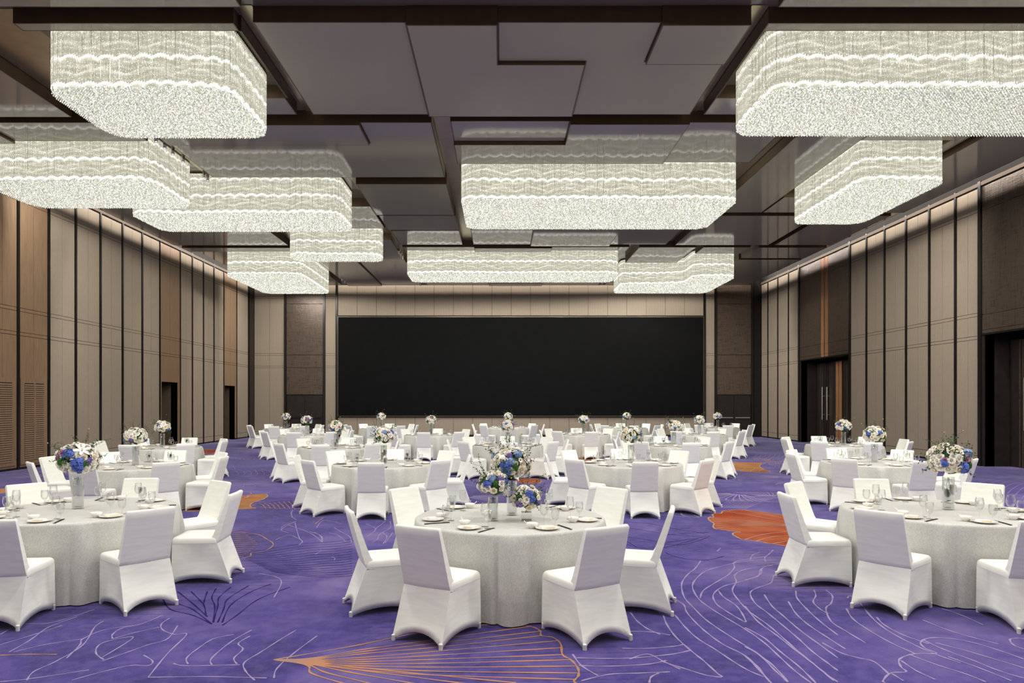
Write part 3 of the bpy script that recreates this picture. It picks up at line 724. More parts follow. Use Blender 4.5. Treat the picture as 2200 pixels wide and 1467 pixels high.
for k in range(7): lav.append((P1, [(2100+k*16, 1040+k*5), (2125+k*14, 1030+k*4), (2165+k*10, 1026+k*3), (2215, 1030+k*5)]))
bm = bmesh.new()
for (cr, pts) in lav: ribbon(bm, crop(*cr, pts), .017 if cr in (A, B) else .0135, .0012)
# distant scale-like arcs repeated across the carpet
rr = random.Random(3)
for k in range(80):
    cx, cy = rr.uniform(-10, 12), rr.uniform(12, 34)
    if rr.random() < .4: cx = rr.choice([-1, 1])*rr.uniform(2, 12)
    n = rr.randint(6, 12); base = rr.uniform(0, 2*PI); rad = rr.uniform(.7, 1.6)
    for j in range(n):
        a = base+j*.13; p0 = Vector((cx+.25*math.cos(a), cy+.25*math.sin(a))); p1 = Vector((cx+rad*math.cos(a+.15), cy+rad*math.sin(a+.15))); p2 = Vector((cx+rad*1.15*math.cos(a+.32), cy+rad*1.15*math.sin(a+.32)))
        ribbon(bm, [p0, p1, p2], .032, .0012)
stuff(finish('lavender_line_inlay', bm, M['line_l'], floor))
# dark fans
dark = [(D, [(1100,690),(1150,760),(1300,800),(1430,860)]), (D, [(1130,660),(1200,720),(1300,760),(1430,860)]), (D, [(1200,640),(1300,720),(1400,810)]), (D, [(1290,640),(1350,700),(1380,740),(1390,800)]),
 (D, [(1400,640),(1380,700),(1375,740)]), (D, [(1460,620),(1430,680),(1450,740),(1440,850)]), (D, [(1560,610),(1480,680),(1470,740),(1440,850)]), (D, [(1680,600),(1540,690),(1510,760),(1470,850)]),
 (D, [(1830,590),(1700,640),(1560,730),(1500,850)]), (D, [(1960,610),(1750,690),(1600,800),(1500,870)]),
 (A, [(510,240),(700,270),(900,300),(1150,320)]), (A, [(500,310),(700,340),(950,380),(1180,320)]), (A, [(520,370),(640,400),(830,400),(1100,330)]), (A, [(840,440),(950,480),(1150,500),(1300,470)]),
 (A, [(850,300),(1000,290),(1180,280)]), (A, [(850,360),(1000,340),(1200,310)]), (A, [(500,200),(700,210),(900,250),(1150,290)]), (A, [(520,340),(560,365),(620,400)])]
for k in range(16):
    dark.append((G, [(30+k*18, 1250+k*9), (250+k*25, 1215+k*14), (520+k*22, 1170+k*17), (800+k*8, 1150+k*18), (940, 1130+k*19)]))
bm = bmesh.new()
for (cr, pts) in dark: ribbon(bm, crop(*cr, pts), .016, .0010)
stuff(finish('indigo_line_inlay', bm, M['line_d'], floor))
# amber fans
amb = []
apex = (-410, 1285)
bnd = [(1620,1020),(1690,1060),(1700,1095),(1830,1135),(1865,1190),(1865,1245),(1920,1285),(1965,1335),(1990,1390),(1960,1440)]
for i, (x, y) in enumerate(bnd): amb.append((E, [apex, (-100, 1270+i*6), (300, 1215+i*17-(12 if i < 3 else 0)), (900, 1120+i*32), (x, y)]))
for i, (x, y) in enumerate(((1500,1467),(1150,1480),(800,1490),(430,1490),(170,1480))): amb.append((E, [apex, (-150, 1300+i*7), ((x-410)/2.2, 1370+i*6), (x, y)]))
amb.append((E, [apex, (200, 1180), (700, 1080), (1250,1010), (1560,1015)]))
amb.append((E, [(1540,1010),(1640,1030),(1690,1060),(1700,1095),(1790,1110),(1850,1160),(1865,1245),(1930,1285),(1985,1350),(1990,1410),(1955,1450),(1970,1470)]))
amb.append((D, [(0,1072),(180,1065),(385,1065)])); amb.append((G, [(650,1010),(700,970),(720,960)]))
amb.append((D, [(1540,225),(1640,240),(1740,255),(1800,285),(1845,320),(1800,360),(1700,380),(1690,400),(1600,425)]))
for k in range(13): amb.append((D, [(1510+k*3, 235+k*14), (1600, 243+k*13.5), (1660+min(k, 11-k)*16, 250+k*12.6)]))
amb.append((G, [(150,865),(220,840),(330,825),(440,820),(560,815)])); amb.append((G, [(150,865),(250,880),(400,890)])); 
for k in range(8): amb.append((G, [(210+k*38, 850-k*3), (240+k*38, 862), (260+k*38, 888)]))
for k in range(10): amb.append(((1650,870,7.333), [(-60+k*26, 860+k*3), (-30+k*26, 890), (-20+k*26, 915)]))
for k in range(9): amb.append(((1350,870,7.333), [(1960+k*30, 830+k*5), (1985+k*30, 850), (1990+k*30, 880)]))
bm = bmesh.new()
for (cr, pts) in amb: ribbon(bm, crop(*cr, pts), .021 if cr == E else .018, .0016)
stuff(finish('amber_line_inlay', bm, M['line_o'], floor))
def patch(name, P, mat, z=.0008):
    bm = bmesh.new(); vs_ = [bm.verts.new((*p, z)) for p in P]; f = bm.faces.new(vs_)
    bmesh.ops.triangulate(bm, faces=[f]); bmesh.ops.recalc_face_normals(bm, faces=bm.faces)
    if sum(f.normal.z for f in bm.faces) < 0: bmesh.ops.reverse_faces(bm, faces=bm.faces)
    finish(name, bm, mat, floor)
def petal_patch(px, mat, lines):
    P = [fl(*p) for p in px]; patch('petal_inlay', P, mat)
    bm = bmesh.new(); ribbon(bm, P+[P[0]], .028, .0017)
    for l in lines: ribbon(bm, [fl(*p) for p in l], .02, .0017)
    stuff(finish('cream_line_inlay', bm, M['line_c'], floor))
petal_patch([(1521,1114),(1526,1110),(1533,1110),(1531,1105),(1541,1102),(1549,1103),(1553,1098),(1566,1096),(1596,1095),(1640,1100),(1700,1109),(1760,1122),(1765,1190),(1703,1176),(1650,1167),(1630,1163),(1600,1159),(1592,1158),(1580,1152),(1574,1148),(1578,1144),(1590,1143),(1570,1141),(1548,1137),(1536,1136),(1532,1130),(1534,1125),(1527,1120)], M['patch_r'],
  [[(1526+i*2.5, 1112+i*4.4), (1600, 1118+i*2.2), (1705, 1128+i*.5)] for i in range(6)]+[[(1600,1159),(1640,1148),(1705,1140)],[(1625,1162),(1660,1153),(1705,1150)],[(1560,1098),(1620,1108),(1705,1124)],[(1600,1096),(1650,1106),(1705,1118)],[(1660,1168),(1705,1160)]])
petal_patch([(500,1094),(500,1067),(520,1065),(548,1062),(565,1061),(575,1064),(570,1070),(556,1076),(541,1081),(538,1088),(548,1092)], M['patch_o'], [[(510,1066),(518,1061),(512,1058)],[(530,1064),(540,1060),(535,1057)]])
petal_patch([(1570,993),(1640,994),(1632,1000),(1640,1008),(1655,1012),(1640,1015),(1600,1013),(1575,1009)], M['patch_o'], [[(1590,1012),(1600,1006),(1612,1005)],[(1612,1013),(1620,1007),(1628,1005)],[(1630,1013),(1636,1009),(1643,1008)]])
petal_patch([(1110,1028),(1130,1028),(1155,1029),(1163,1033),(1157,1038),(1140,1039),(1112,1036)], M['patch_r'], [[(1120,1036),(1135,1031),(1150,1029)],[(1135,1038),(1148,1034),(1158,1032)]])
petal_patch([(436,966),(462,966),(466,970),(455,975),(438,974)], M['patch_r'], [])
petal_patch([(380,1093),(445,1092),(452,1097),(400,1098)], M['patch_o'], [])
petal_patch([(0,1050),(40,1046),(85,1042),(90,1046),(40,1054),(0,1060)], M['line_o'], [])
petal_patch([(1195,985),(1260,983),(1300,986),(1290,990),(1200,989)], M['line_o'], [])
# ------------------------------------------------------------------ chair prototype meshes (forward = +y)
def skirt_mesh():
    bm = bmesh.new(); hx = .222
    top = [(-hx, -.195), (hx, -.195), (hx, .255), (-hx, .255)]
    bot = [(-.235, -.345), (.235, -.345), (.225, .262), (-.225, .262)]
    arch = [.085, .055, .05, .055]; n = 10; rows = 7; ztop = .425
    cols = []
    for s in range(4):
        for k in range(n):
            u = k/n; T = Vector(top[s]).lerp(Vector(top[(s+1) % 4]), u); Bt = Vector(bot[s]).lerp(Vector(bot[(s+1) % 4]), u)
            e = 1-(2*u-1)**2; nrm = [Vector((0,-1)), Vector((1,0)), Vector((0,1)), Vector((-1,0))][s]
            zb = .004+arch[s]*e**.8; col = []
            for r in range(rows+1):
                t = r/rows; z = ztop+(zb-ztop)*t
                q = T.lerp(Bt, (ztop-z)/ztop) - nrm*(.022*e*math.sin(PI*min(1, t*1.0))**1 + .012*e*t)
                col.append(bm.verts.new((q.x, q.y, z)))
            cols.append(col)
    N = len(cols)
    for i in range(N):
        a, b = cols[i], cols[(i+1) % N]
        for r in range(rows): bm.faces.new((a[r], a[r+1], b[r+1], b[r]))
    bmesh.ops.recalc_face_normals(bm, faces=bm.faces)
    # sharp corner edges
    for i in range(0, N, n):
        for r in range(rows):
            e = bm.edges.get((cols[i][r], cols[i][r+1]))
            if e: e.smooth = False
    # rolled hem: inward lip
    hem = [c[-1] for c in cols]
    ins = [bm.verts.new((v.co.x*.93, v.co.y*.93+(.0), v.co.z+.012)) for v in hem]
    for i in range(N): bm.faces.new((hem[i], ins[i], ins[(i+1) % N], hem[(i+1) % N]))
    return bm
def seat_mesh():
    bm = bmesh.new(); n = 6
    def ring(hx, y0, y1, z, cr):
        out = []
        P = round_poly([(-hx, y0), (hx, y0), (hx, y1), (-hx, y1)], cr, 3)
        return [bm.verts.new((x, y, z)) for x, y in P]
    R = [ring(.224, -.197, .257, .418, .012), ring(.226, -.198, .260, .44, .02), ring(.225, -.197, .259, .464, .035), ring(.217, -.192, .250, .478, .045), ring(.19, -.17, .22, .484, .05)]
    for a, b in zip(R, R[1:]):
        for i in range(len(a)): j = (i+1) % len(a); bm.faces.new((a[i], a[j], b[j], b[i]))
    bm.faces.new(R[-1]); return bm
def back_mesh():
    bm = bmesh.new(); rows = 9; R = []
    for k in range(rows+1):
        t = k/rows; z = .40+t*.50
        yb = -.192-.145*t**.95; th = .075-.035*t+(.05*(1-t*4)**2 if t < .25 else 0)
        hx = .222-.012*t; c = 5
        P = []
        crv = .010*t
        for (u, s) in [(-1,0),(-.6,0),(0,0),(.6,0),(1,0)]: P.append((u*hx, yb-(1-u*u)*crv, z))
        for u in (1,.6,0,-.6,-1): P.append((u*(hx-.004), yb+th-(1-u*u)*crv*1.6, z))
        R.append([bm.verts.new(p) for p in P])
    # rounded head
    z = .918; hx = .20; P = []
    yb = -.335
    for u in (-1,-.6,0,.6,1): P.append((u*hx, yb-(1-u*u)*.01+.008, z))
    for u in (1,.6,0,-.6,-1): P.append((u*hx, yb+.032-(1-u*u)*.012, z))
    R.append([bm.verts.new(p) for p in P])
    for a, b in zip(R, R[1:]):
        for i in range(10): j = (i+1) % 10; bm.faces.new((a[i], a[j], b[j], b[i]))
    bm.faces.new(R[0][::-1])
    top = R[-1]
    for i in range(4): bm.faces.new((top[i], top[i+1], top[8-i], top[9-i]))
    bmesh.ops.recalc_face_normals(bm, faces=bm.faces)
    for a, b in zip(R, R[1:]):
        for i in (0, 4, 5, 9):
            e = bm.edges.get((a[i], b[i]))
            if e: e.smooth = False
    return bm
def foot_mesh():
    bm = bmesh.new(); lathe(bm, [(0,0),(.013,0),(.016,.005),(.0145,.040),(.017,.044),(.012,.050),(0,.051)], 8); return bm
SK = mesh('skirt', skirt_mesh(), M['spandex'], True); ST = mesh('seat', seat_mesh(), M['spandex'], True)
BK = mesh('backrest', back_mesh(), M['spandex'], True); FT = mesh('foot_pocket', foot_mesh(), M['spandex'], True)
def chair(x, y, rz, label):
    e = tag(empty('banquet_chair', (x, y, 0), rz), label, 'chair', 'white covered chairs around the banquet tables')
    link('backrest', BK, e); link('seat', ST, e); link('skirt', SK, e)
    for (a, b) in ((-.224,-.333),(.224,-.333),(.214,.250),(-.214,.250)): link('foot_pocket', FT, e, (a, b, 0))
# ------------------------------------------------------------------ tables
TR = .915
def cloth_mesh(seed, seats=tuple(range(0, 360, 45))):
    rn = random.Random(seed); N = 300; bm = bmesh.new()
    ph = [rn.uniform(0, 2*PI) for _ in range(4)]
    def rad(a, t):
        dd = min(abs((math.degrees(a)-q+180) % 360-180) for q in seats)   # angle to the nearest chair
        u = min(1, max(0, (dd-13.5)/8)); m = u*u*(3-2*u)
        f = abs(math.sin(10.5*a+.7*math.sin(3*a+ph[0])+ph[1]))**.75; g = .5+.5*math.sin(11*a+ph[2]+.7*math.sin(2*a+ph[3]))
        return TR+.008+t*.012+m*(.0+.115*f*(.6+.4*g))*t**.55+(1-m)*.010*f*t
    zz = [.762, .760, .752, .735, .68, .58, .46, .33, .20, .09, .012]
    rings = []
    for k, z in enumerate(zz):
        row = []
        for i in range(N):
            a = 2*PI*i/N
            if k == 0: r = TR-.06
            elif k == 1: r = TR-.012
            elif k == 2: r = TR+.004
            else: r = rad(a, (.75-z)/.74)
            row.append(bm.verts.new((r*math.cos(a), r*math.sin(a), z)))
        rings.append(row)
    for a, b in zip(rings, rings[1:]):
        for i in range(N): j = (i+1) % N; bm.faces.new((a[i], b[i], b[j], a[j]))
    prev = rings[0]
    bm.faces.new(prev)
    bmesh.ops.recalc_face_normals(bm, faces=bm.faces); return bm
CL = [mesh('tablecloth', cloth_mesh(s), M['damask'], True) for s in (1, 2, 3)]
CLC = mesh('tablecloth', cloth_mesh(4, (-27, 27, -71, 71, -131, 131)), M['damask'], True)
tb = bmesh.new(); lathe(tb, [(0,.72),(TR-.02,.72),(TR-.02,.755),(0,.755)], 40); TBL = mesh('tabletop', tb, M['wood'])
pb = bmesh.new(); lathe(pb, [(0,0),(.3,0),(.3,.03),(.06,.06),(.06,.72),(0,.72)], 16); PED = mesh('pedestal', pb, M['black'])
# tableware
TZ = .762
def mk(name, prof, mat, n=16):
    b = bmesh.new(); lathe(b, prof, n); bmesh.ops.recalc_face_normals(b, faces=b.faces); return mesh(name, b, mat, True)
PLT = mk('plate', [(0,.004),(.05,0),(.055,.002),(.105,.016),(.108,.020),(.104,.021),(.065,.009),(0,.008)], M['china'], 28)
BWL = mk('bowl', [(0,.002),(.025,0),(.028,.006),(.045,.022),(.055,.048),(.052,.049),(.042,.026),(0,.01)], M['china'], 20)
GL1 = mk('wine_glass', [(0,0),(.034,0),(.034,.002),(.006,.007),(.0038,.02),(.0038,.085),(.008,.092),(.026,.105),(.038,.13),(.040,.155),(.034,.195),(.030,.215),(.0285,.215),(.033,.193),(.038,.155),(.036,.131),(.024,.108),(0,.098)], M['glass'], 18)
GL2 = mk('water_goblet', [(0,0),(.032,0),(.032,.002),(.006,.007),(.005,.018),(.005,.045),(.010,.052),(.028,.068),(.037,.095),(.038,.12),(.034,.16),(.0325,.16),(.036,.12),(.035,.096),(.026,.071),(0,.058)], M['glass'], 18)
b = bmesh.new(); lathe(b, [(0,0),(.034,.0),(.0345,.0025)], 18); 
def napkin():
    b = bmesh.new(); box(b, -.055, .055, -.038, .038, 0, .010); box(b, -.048, .052, -.030, .036, .010, .017); bmesh.ops.bevel(b, geom=list(b.edges), offset=.003, segments=1)
    return b
NAP = mesh('napkin', napkin(), M['napkin'])
b = bmesh.new(); box(b, -.03, .055, -.040, -.036, .004, .018); NED = mesh('border', b, M['napkin_edge'])
b = bmesh.new(); tube(b, [(.0,.0,0),(.03,0,.018),(.062,0,.045),(.075,0,.055)], .004, 6, .0045)
lathe(b, [(0,-.004),(.014,-.001),(.016,.006)], 10, c=(-.004,0,.004)); SPN = mesh('soup_spoon', b, M['china'], True)
b = bmesh.new(); tube(b, [(0,-.12,.004),(0,.12,.004)], .0042, 6, .003); CHS = mesh('chopstick', b, M['chop'])
b = bmesh.new(); box(b, -.004,.004,-.122,-.10,0,.0085); CSC = mesh('tip', b, M['steel'])
def setting(tx, ty, th, tname, where):
    """th = seat direction (0 = towards viewer, positive to the right)"""
    o = Vector((math.sin(th), -math.cos(th))); r = Vector((o.y*-1, o.x)) # r = diner's right
    r = Vector((math.cos(th), math.sin(th)))
    def at(rad, side, z=TZ): p = Vector((tx, ty))+o*rad+r*side; return (p.x, p.y, z)
    rn = random.Random(hash((round(tx, 2), round(th, 2))) & 0xffff)
    j = lambda s=.008: rn.uniform(-s, s)
    lab = '%s setting, '+tname
    o1 = link('plate', PLT, None, at(.765+j(), -.02+j())); tag(o1, 'round white plate, '+where+' '+lab % '', 'plate', 'white plates on the tables'); o1['label'] = 'round white plate at %s place, %s' % (where, tname)
    pz = TZ+.009
    n = empty('napkin', at(.765+j(), -.02+j(), pz+.001), th+rn.uniform(-.25, .25)); tag(n, 'folded cream napkin on plate at %s place, %s' % (where, tname), 'napkin', 'folded napkins on the plates'); link('fold', NAP, n); link('border', NED, n)
    bp = at(.66+j(), -.125+j()); o2 = link('bowl', BWL, None, bp); tag(o2, 'small white bowl at %s place, %s' % (where, tname), 'bowl', 'small soup bowls on the tables')
    s = link('soup_spoon', SPN, None, (bp[0], bp[1], TZ+.013), (0, 0, th+PI*.9+rn.uniform(-.3, .3))); tag(s, 'white spoon in bowl at %s place, %s' % (where, tname), 'spoon', 'white soup spoons in the bowls')
    g1 = link('wine_glass', GL1, None, at(.60+j(), .045+j())); tag(g1, 'tall stemmed wine glass at %s place, %s' % (where, tname), 'glass', 'wine glasses on the tables')
    g2 = link('water_goblet', GL2, None, at(.665+j(), .115+j())); tag(g2, 'short stemmed water goblet at %s place, %s' % (where, tname), 'glass', 'water goblets on the tables')
    cpos = at(.76+j(), .155+j()); c = empty('chopsticks', cpos, th+rn.uniform(-.12, .12)); tag(c, 'pair of black chopsticks at %s place, %s' % (where, tname), 'chopsticks', 'black chopsticks on the tables')
    for dx in (-.006, .006): k = link('chopstick', CHS, c, (dx, 0, 0))
    link('tip', CSC, c)
# ------------------------------------------------------------------ flowers
def petal_grid(bm, L, W, curl, base, tilt, ang, mi=0, cup=.3):
    """a curved petal growing outwards at azimuth ang, tilt from vertical"""
    V = []
    for i in range(4):
        t = i/3; w_ = W*math.sin(PI*(.12+.70*t))
        rr = base+L*t*math.sin(tilt+curl*t); z = L*t*math.cos(tilt+curl*t*.8)
        row = []
        for u in (-1, 0, 1):
            x, y = rr-cup*w_*abs(u)*.6, u*w_
            row.append(bm.verts.new((x*math.cos(ang)-y*math.sin(ang), x*math.sin(ang)+y*math.cos(ang), z)))
        V.append(row)
    for a, b_ in zip(V, V[1:]):
        for k in range(2): f = bm.faces.new((a[k], a[k+1], b_[k+1], b_[k])); f.material_index = mi
def rose(s=1.0):
    bm = bmesh.new(); rn = random.Random(5)
    for (n, L, W, tilt, base, curl, off) in ((3,.030,.014,-.15,.008,-.1,0),(4,.032,.017,.1,.010,.1,.5),(5,.034,.021,.45,.012,.35,.2),(6,.036,.023,.8,.012,.6,.9)):
        for k in range(n): petal_grid(bm, L*s, W*s, curl, base*s, tilt+rn.uniform(-.08,.08), off+2*PI*k/n, cup=.5)
    return bm
def hydrangea():
    bm = bmesh.new(); N = 46
    for i in range(N):
        z = 1-1.35*(i+.5)/N; a = i*2.399; r = math.sqrt(max(0, 1-z*z)); n = Vector((r*math.cos(a), r*math.sin(a), z)); c = n*.046*(.72+.42*((i*7919) % 13)/12)
        t = n.cross(Vector((0,0,1)) if abs(n.z) < .9 else Vector((1,0,0))).normalized(); b_ = n.cross(t)
        for k in range(4):
            q = k*PI/2+a; d = t*math.cos(q)+b_*math.sin(q); s = t*-math.sin(q)+b_*math.cos(q)
            v = [bm.verts.new(c), bm.verts.new(c+d*.011+s*.0095+n*.005), bm.verts.new(c+d*.020-n*.002), bm.verts.new(c+d*.011-s*.0095+n*.005)]
            bm.faces.new(v)
    return bm
def daisy():
    bm = bmesh.new()
    for k in range(7): petal_grid(bm, .020, .007, .2, .004, 1.05, 2*PI*k/7)
    lathe(bm, [(.006,0),(.006,.006),(0,.009)], 6, mi=1); return bm
def lily():
    bm = bmesh.new()
    for k in range(6): petal_grid(bm, .085, .019, .75, .006, .55+(.15 if k % 2 else 0), 2*PI*k/6, cup=.2)
    for k in range(5): 
        a = k*1.256; tube(bm, [(0,0,.01),(.012*math.cos(a), .012*math.sin(a), .05)], .0015, 3)
    return bm
def ball(n=2, r=.035):
    bm = bmesh.new(); bmesh.ops.create_icosphere(bm, subdivisions=n, radius=r); rn = random.Random(2)
    for v in bm.verts: v.co *= 1+rn.uniform(-.12, .12)
    return bm
def leafquad(bm, p, d, L, W, up):
    s = d.cross(up).normalized()
    v = [bm.verts.new(p), bm.verts.new(p+d*L*.5+s*W-up*W*.3), bm.verts.new(p+d*L), bm.verts.new(p+d*L*.5-s*W-up*W*.3)]
    m_ = bm.verts.new(p+d*L*.5)
    bm.faces.new((v[0], v[1], m_)); bm.faces.new((v[1], v[2], m_)); bm.faces.new((v[2], v[3], m_)); bm.faces.new((v[3], v[0], m_))
def sprig(L=.13, n=9, bend=.3, ll=.03, lw=.009):
    bm = bmesh.new(); P = [Vector((bend*L*(k/8)**2, 0, L*k/8)) for k in range(9)]; tube(bm, P, .0022, 4, .001)
    for k in range(n):
        t = .25+.75*k/n; i = min(7, int(t*8)); p = P[i].lerp(P[i+1], t*8-i); a = k*2.4
        d = Vector((math.cos(a), math.sin(a), .7)).normalized(); leafquad(bm, p, d, ll*(1.1-.5*t), lw, Vector((0,0,1)).cross(d).cross(d).normalized()*-1)
    return bm
def twig():
    bm = bmesh.new(); P = [Vector((.10*(k/8)**1.6, .02*math.sin(k), .20*k/8)) for k in range(9)]; tube(bm, P, .0018, 4, .001)
    bmesh.ops.create_icosphere(bm, subdivisions=1, radius=.010, matrix=Matrix.Translation(P[-1]))
    bm.faces.ensure_lookup_table()
    for f in bm.faces[-20:]: f.material_index = 1
    return bm
def droop():
    bm = bmesh.new(); P = [Vector((.02+.16*math.sin(k/10*2.3), .01*math.sin(k*1.3), .08*math.sin(k/10*3.2)-.10*(k/10)**2)) for k in range(11)]; tube(bm, P, .0018, 4, .001)
    for k in range(3, 11): leafquad(bm, P[k], Vector((.4*math.sin(k*2), math.cos(k*2), -.5)).normalized(), .02, .006, Vector((0,0,1)))
    return bm
FM = {'rose_w': mesh('rose', rose(), M['rose_w'], True), 'rose_c': mesh('rose', rose(1.0), M['rose_c'], True), 'rose_s': mesh('rose', rose(.7), M['rose_w'], True),
      'hyd': mesh('hydrangea', hydrangea(), M['hyd']), 'hyd2': mesh('hydrangea', hydrangea(), M['hyd2']), 'violet': mesh('hydrangea', hydrangea(), M['violet']), 'pink': mesh('lisianthus', rose(.75), M['pink'], True),
      'daisy': mesh('daisy', daisy(), [M['rose_w'], M['twig']]), 'lily': mesh('lily', lily(), M['rose_w'], True), 'moss': mesh('moss_ball', ball(3), M['moss']), 'pomp': mesh('pompon', ball(3, .033), M['rose_w'], True),
      'sprig': mesh('leaf_sprig', sprig(), M['leaf']), 'euc': mesh('eucalyptus_sprig', sprig(.22, 16, .5, .022, .009), M['leaf']), 'twig': mesh('twig', twig(), [M['twig'], M['yellow']]), 'droop': mesh('trailing_twig', droop(), M['twig']),
      'core': mesh('foliage', ball(3, 1.0), M['leaf'])}
NM = {'rose_w': 'rose', 'rose_c': 'rose', 'rose_s': 'rose', 'hyd': 'hydrangea', 'hyd2': 'hydrangea', 'violet': 'hydrangea', 'pink': 'lisianthus', 'daisy': 'daisy', 'lily': 'lily', 'moss': 'moss_ball', 'pomp': 'pompon',
      'sprig': 'leaf_sprig', 'euc': 'eucalyptus_sprig', 'twig': 'twig', 'droop': 'trailing_twig', 'core': 'foliage'}
PLAB = {'rose_c': 'cream rose', 'hyd': 'blue hydrangea', 'hyd2': 'pale blue hydrangea', 'violet': 'violet hydrangea'}
def bouquet(x, y, z, label, seed, R=.21, n=60, big=(), blues=5, trail=True):
    rn = random.Random(seed); e = tag(empty('flower_bouquet', (x, y, z), rn.uniform(-.3, .3)), label, 'bouquet', 'flower bouquets on the tables')
    cz = R*.80
    def put(kind, d, rr, s=1.0, spin=None):
        d = Vector(d).normalized(); q = d.to_track_quat('Z', 'Y').to_euler()
        o = link(NM[kind], FM[kind], e, (d.x*rr, d.y*rr, cz+d.z*rr*.86), q, (s, s, s))
        o.rotation_mode = 'QUATERNION'; o.rotation_quaternion = d.to_track_quat('Z', 'Y') @ Matrix.Rotation(rn.uniform(0, 6.28) if spin is None else spin, 3, 'Z').to_quaternion()
        if kind in PLAB: o['label'] = PLAB[kind]
        return o
    c = link('foliage', FM['core'], e, (0, 0, cz), None, (R*.74, R*.74, R*.62))
    bd = []
    for k in range(blues):
        a = -PI/2+(k-(blues-1)/2)*rn.uniform(1.0, 1.5)+rn.uniform(-.3, .3); zz = rn.uniform(-.45, .6)
        d = Vector((math.cos(a), math.sin(a), zz)).normalized(); bd.append(d)
        put(rn.choice(['hyd', 'hyd', 'hyd2', 'violet'] if R > .17 else ['hyd']), d, R*.80, R/.21*.9)
    for (kind, d, s) in big: d = Vector(d).normalized(); bd.append(d); put(kind, d, R*.84, s)
    i = 0; m = 0
    while m < n:
        zt = 1-1.62*(i+.5)/n; i += 1
        if i > n*1.0: break
        a = i*2.39996+rn.uniform(-.2, .2); r = math.sqrt(max(0, 1-zt*zt)); d = Vector((r*math.cos(a), r*math.sin(a), zt)); m += 1
        if any((d-b_).length < .27 for b_ in bd): continue
        t = rn.random(); k = 'rose_w' if t < .45 else 'rose_c' if t < .58 else 'rose_s' if t < .74 else 'daisy' if t < .90 else 'pink' if t < .925 else 'sprig'
        put(k, d, R*(.82 if k != 'sprig' else .62)+rn.uniform(-.015, .02), rn.uniform(.8, 1.1)*(1.0 if k in ('rose_w', 'rose_c') else 1.15)*R/.21*(1+.25*(70/n > 1)))
    for k in range(5): put('sprig', (rn.uniform(-1, 1), rn.uniform(-1, .3), rn.uniform(.0, 1)), R*.75, 1.0*R/.21)
    put('twig', (rn.uniform(.2, .8), -.1, 1), R*.8, .9); put('sprig', (rn.uniform(-.4, .4), 0, 1), R*.9, 1.0); put('sprig', (rn.uniform(.5, 1), -.2, .6), R*.9, .9); put('sprig', (-rn.uniform(.5, 1), -.2, .6), R*.9, .9); put('twig', (rn.uniform(-.9, -.4), 0, .9), R*.8, .8); put('euc', (rn.choice([-1, 1])*rn.uniform(.5, .9), .1, .9), R*.7, 1.0)
    if trail: put('droop', (rn.choice([-1, 1])*1, -.2, .1), R*.75, 1.0); put('moss', (rn.uniform(-.8, .8), -1, -.2), R*.84, R/.21)
    return e
def vase(x, y, h, r, label, square=False):
    e = tag(empty('glass_vase', (x, y, TZ)), label, 'vase', 'clear glass vases on the tables')
    b = bmesh.new()
    if square:
        box(b, -r, r, -r, r, 0, h); b.faces.ensure_lookup_table(); bmesh.ops.delete(b, geom=[b.faces[1]], context='FACES_ONLY'); finish('glass_wall', b, M['glass'], e)
        b = bmesh.new(); box(b, -r+.006, r-.006, -r+.006, r-.006, .012, h*.80); finish('water', b, M['glass'], e)
    else:
        lathe(b, [(0,0),(r,0),(r,h),(r-.004,h),(r-.004,.018),(0,.016)], 28); finish('glass_wall', b, M['glass'], e, True)
        b = bmesh.new(); lathe(b, [(0,.02),(r-.0045,.02),(r-.0045,h*.93),(0,h*.93)], 28); o = finish('water', b, M['glass'], e)
        for p in o.data.polygons: p.use_smooth = abs(p.normal.z) < .5
    b = bmesh.new(); 
    for k in range(3):
        a = k*2.1; tube(b, [(r*.35*math.cos(a), r*.35*math.sin(a), h*.72), (r*.15*math.cos(a+2), r*.15*math.sin(a+2), h-.005)], .002, 4)
    finish('stems', b, M['leaf'], e); return e
# ------------------------------------------------------------------ lay out the room
FC = F*(CAMH-.762)
def tpos(px, yf, dy=0):
    d = FC/(yf-PY)+TR+.01; return ((px-PX)/F*d, d)
T = []   # (x, y, angle offset, list of seats or None, name)
T.append((-4.38, 7.20, 7, None, 'front row left table'))
T.append((.09, 6.75, 0, (-27, 27, -71, 71, -131, 131), 'front row centre table'))
T.append((4.55, 7.14, -4, None, 'front row right table'))
for px, yf, a, nm in ((290,1011,0,'second row far left table'),(824,1006.3,2,'second row centre left table'),(1356,1005,-3,'second row centre right table'),(1880,1003,-1,'second row far right table'),
                      (348,966,0,'third row far left table'),(722,965.5,1,'third row left table'),(1091,961,0,'third row centre table'),(1448,961,0,'third row right table'),(1813,960.7,-2,'third row far right table'),
                      (659,937,0,'fourth row far left table'),(926,937,-3,'fourth row centre left table'),(1254,935.5,3,'fourth row centre right table'),(1503,935.5,0,'fourth row far right table'),
                      (614,922.7,0,'back row far left table'),(819,922,-4,'back row left table'),(1092,920.7,0,'back row centre table'),(1346,921,0,'back row right table'),(1542,920.3,-2,'back row far right table')):
    x, y = tpos(px, yf); T.append((x, y, a, tuple(k*45 for k in (-3,-2,-1,1,2,3)) if nm.startswith('back row centre') else None, nm))
WH = {0: 'nearest', 1: 'near right', 2: 'right', 3: 'far right', 4: 'farthest', -1: 'near left', -2: 'left', -3: 'far left', -4: 'farthest'}
